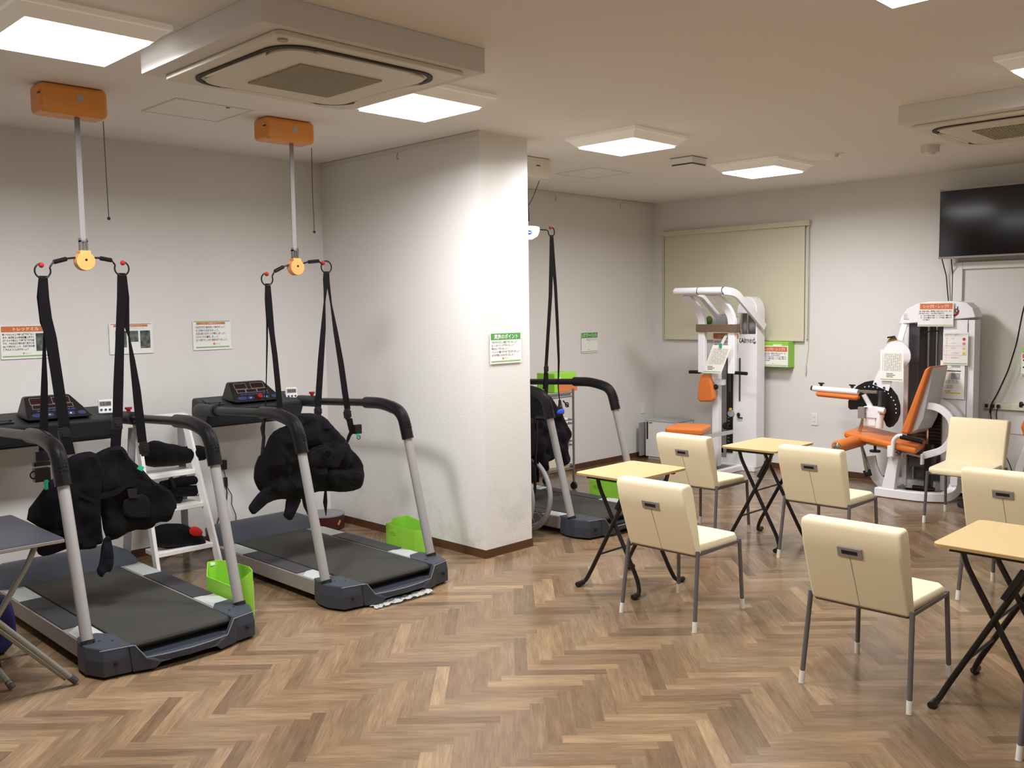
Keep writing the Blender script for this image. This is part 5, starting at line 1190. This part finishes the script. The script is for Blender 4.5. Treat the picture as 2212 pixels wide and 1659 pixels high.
# handle
finish('handle_tube', G().tube(fillet([(7.82,3.219,0.383),(7.82,3.21,0.523),(7.82,3.172,0.562),(7.82,3.133,0.562)], .04, 8), .017, 14), wmach_m, t, world=True)
finish('handle_grip', G().cyl((7.82,3.152,0.556), (7.84,2.968,0.523), .021, seg=16), rubber_m, t, world=True, bevel=.003)
finish('handle_clamp', G().box((7.84,3.232,0.419), (.05, .06, .10)), wmach_m, t, world=True, bevel=.006, smooth=False)
q = Vector((7.86,3.177,0.411)); finish('clamp_knob', G().ball(q, .020).cyl(q, q+Vector((0, .05, 0)), .008), dgrey_m, t, world=True)
# base and posts
finish('front_post', G().prism([(7.9,3.347,0.047),(7.9,3.234,0.054),(7.9,3.197,0.376),(7.9,3.277,0.38)], (.07, 0, 0)), wmach_m, t, world=True, bevel=.005, smooth=False)
finish('base_frame', G().rtube(fillet([(7.93, 3.40, .042), (7.93, 3.02, .042), (8.03, 2.84, .045), (8.12, 2.80, .10), (8.12, 2.80, .20)], .14, 8), .08, .075), wmach_m, t, world=True, bevel=.008)
finish('base_rail', G().mm((7.93, 3.32, 0), (8.5, 3.40, .06)).mm((8.35, 2.86, .02), (8.42, 3.40, .10)).mm((8.07, 2.77, .14), (8.45, 2.83, .22)), wmach_m, t, world=True, bevel=.006, smooth=False)
finish('foot_fin', G().rtube(fillet([(8.1,3.53,0.317),(8.1,3.511,0.214),(8.1,3.459,0.116),(8.1,3.379,0.063)], .1, 8), .10, .02, (1, 0, 0)), wmach_m, t, world=True, bevel=.004)
finish('centre_post', G().mm((8.16, 3.02, .08), (8.22, 3.08, .46)), black_m, t, world=True, bevel=.004, smooth=False)
finish('foot_pedal', G().tube([(8.13, 3.16, .075), (8.13, 2.98, .075)], .022, 14), black_m, t, world=True)
finish('rear_cover', G().mm((8.36, 3.05, .22), (8.40, 3.29, .46)).mm((8.38, 2.9, .20), (8.41, 3.05, .42)), glassy_m, t, world=True, smooth=False)

# neighbouring machine at the right edge: an orange pad, a white frame and a knob
t = thing('exercise_machine', 'corner of another exercise machine with orange pad and black knob at the right edge', 'exercise machine', (8.1, 2.2, 0))
finish('seat_pad', G().prism([(8.0,2.286,0.69),(8.0,2.258,0.755),(8.0,2.101,0.766),(8.0,2.094,0.549),(8.0,2.239,0.554)], (.3, 0, 0)), ovinyl_m, t, world=True, bevel=.02, smooth=False, seg=4)
q = Vector((8.1,2.319,0.856)); finish('star_knob', G().cyl(q, q+Vector((0, -.02, 0)), .024, seg=8).cyl(q, q+Vector((0, -.1, 0)), .008), black_m, t, world=True)
finish('frame', G().rtube(fillet([(8.15,2.14,0.768),(8.15,2.254,0.535),(8.15,2.316,0.34),(8.15,2.339,0.186),(8.15,2.267,0.025)], .1), .06, .05, (1, 0, 0)).rtube([(8.15,2.498,0.12), (8.15,2.222,0.14)], .06, .05), wmach_m, t, world=True, bevel=.005)
finish('foot_plate', G().box((8.2,2.696,0.134), (.10, .14, .03)), black_m, t, world=True, bevel=.004, smooth=False)
finish('frame_foot', G().rtube([(8.12, 2.62, .035), (8.12, 2.25, .04)], .07, .06), wmach_m, t, world=True, bevel=.006)
t = thing('floor_cable', 'coil of thin black cable on the floor under the leg machine end', 'cable', (8.0, 2.6, 0))
g = G()
for k in range(3): g.tube([(7.98+.10*math.cos(a)*(1+.1*k), 2.60+.13*math.sin(a+k*.3)*(1+.08*k), .004+.004*k) for a in [i*2*PI/24 for i in range(25)]], .004, 6)
g.tube(fillet([(8.3,2.474,0.401),(8.3,2.444,0.345),(8.3,2.421,0.278)], .03), .004, 6)
finish('cable', g, black_m, t, world=True)

# ---------------------------------------------------------------- wheelchair parked between the partition and the treadmill
t = thing('wheelchair', 'folded black wheelchair beside the right face of the partition', 'wheelchair', (4.84, 4.8, 0))
for x in (4.735, 4.925):
    w = finish('wheel', G().ring((x, 4.80, .30), .282, .019, 'x', seg=48, ts=10), rubber_m.copy() if False else ggrey_m, t, world=True)
    finish('hand_rim', G().ring((x+.03, 4.80, .30), .25, .007, 'x', seg=44, ts=8), chrome_m, w, world=True)
    g = G()
    for k in range(18):
        a = 2*PI*k/18; g.tube([(x, 4.80, .30), (x, 4.80+math.cos(a)*.275, .30+math.sin(a)*.275)], .0015, 5)
    g.cyl((x-.02, 4.80, .30), (x+.03, 4.80, .30), .022)
    finish('spoke', g, chrome_m, w, world=True)
for x in (4.76, 4.90):
    finish('side_frame', G().tube(fillet([(x, 4.62, .88), (x, 4.65, .30), (x, 5.0, .28), (x, 5.22, .13)], .05), .011, 10).tube(fillet([(x, 4.63, .62), (x, 4.94, .64), (x, 5.02, .50), (x, 5.02, .28)], .06), .011, 10), blackmetal_m, t, world=True)
    finish('armrest', G().box((x, 4.76, .665), (.035, .22, .03)), rubber_m, t, world=True, bevel=.008, smooth=False)
    finish('push_handle', G().cyl((x, 4.62, .88), (x, 4.53, .88), .015), rubber_m, t, world=True)
finish('side_guard', G().mm((4.912, 4.62, .40), (4.918, 4.92, .62)), cloth_m, t, world=True, smooth=False)
finish('folded_seat', G().puff([(4.83, 4.58, .38), (4.83, 4.95, .38), (4.83, 4.95, .60), (4.83, 4.60, .58)], (1, 0, 0), .08, .04, seed=51), cloth_m, t, world=True)
finish('backrest', G().puff([(4.83, 4.62, .60), (4.83, 4.67, .60), (4.83, 4.66, .86), (4.83, 4.61, .86)], (1, 0, 0), .12, .02, seed=52, fold=0), cloth_m, t, world=True)
for x in (4.77, 4.89):
    finish('castor', G().ring((x, 5.22, .075), .06, .013, 'x', seg=24, ts=8).cyl((x-.012, 5.22, .075), (x+.012, 5.22, .075), .05, seg=20), dgrey_m, t, world=True)

# ---------------------------------------------------------------- steel trolley behind the third treadmill
t = thing('steel_trolley', 'narrow chrome trolley with shelves on castors, against the far back wall', 'trolley', (6.2, 5.75, 0))
x0, x1, y0, y1 = 6.06, 6.415, 5.585, 5.94
for x in (x0, x1):
    for y in (y0, y1):
        lg = finish('leg', G().cyl((x, y, .07), (x, y, .94), .011, seg=12), steel_m, t, world=True)
        finish('castor', G().cyl((x-.012, y, .035), (x+.012, y, .035), .033, seg=20).mm((x-.016, y-.01, .03), (x+.016, y+.01, .075)), black_m, lg, world=True)
for i, z in enumerate((.87, .62, .42, .20)):
    g = G()
    for zz in (z, z+.035):
        g.cyl((x0, y0, zz), (x1, y0, zz), .005, seg=8).cyl((x0, y1, zz), (x1, y1, zz), .005, seg=8).cyl((x0, y0, zz), (x0, y1, zz), .005, seg=8).cyl((x1, y0, zz), (x1, y1, zz), .005, seg=8)
    g.mm((x0, y0, z-.006), (x1, y1, z-.002))
    finish('shelf', g, steel_m, t, world=True)
tag(finish('storage_box', G().mm((6.08, 5.60, .20), (6.38, 5.92, .38)), beige_m, None, smooth=False, bevel=.01, loc=(6.2, 5.75, .2)), 'cream box on the lowest trolley shelf', 'box')
tag(finish('metal_tray', G().mm((6.08, 5.61, .42), (6.39, 5.91, .49)), ggrey_m, None, smooth=False, bevel=.006, loc=(6.2, 5.75, .42)), 'grey tray on the third trolley shelf', 'tray')
tag(finish('paper_stack', G().mm((6.08, 5.62, .62), (6.38, 5.90, .67)), paper_m, None, smooth=False, bevel=.003, loc=(6.2, 5.75, .62)), 'stack of white paper on the second trolley shelf', 'paper')
tag(finish('metal_tray', G().mm((6.08, 5.60, .87), (6.40, 5.92, .911)), pad_m, None, smooth=False, bevel=.003, loc=(6.2, 5.75, .87)), 'pale flat tray on the trolley top, under the lime box', 'tray')
t = thing('scissors', 'black handled scissors hanging from the trolley side under the strap', 'scissors', (6.35, 5.57, .8))
finish('blade', G().tube([(6.22, 5.57, .84), (6.25, 5.57, .76)], .008, 8), steel_m, t, world=True)
finish('finger_grip', G().ring((6.31, 5.57, .80), .02, .005, 'y').tube([(6.26, 5.57, .84), (6.33, 5.57, .78)], .007, 8), black_m, t, world=True)
t = thing('file_box', 'lime file box with orange print standing on the trolley', 'box', (6.25, 5.75, .90), 0, 'lime file boxes on the trolley')
pl = [(6.20, 5.62), (6.50, 5.62), (6.54, 5.66), (6.54, 5.84), (6.20, 5.84)]
finish('shell', G().prism([(x, y, .912) for x, y in pl], (0, 0, .175)), green_m, t, world=True, bevel=.006, smooth=False)
finish('orange_print', G().mm((6.25, 5.616, .914), (6.51, 5.6205, 1.0)), ogband_m, t, world=True, smooth=False)
finish('finger_hole', G().cyl((6.27, 5.617, 1.04), (6.27, 5.621, 1.04), .012), white_m, t, world=True)
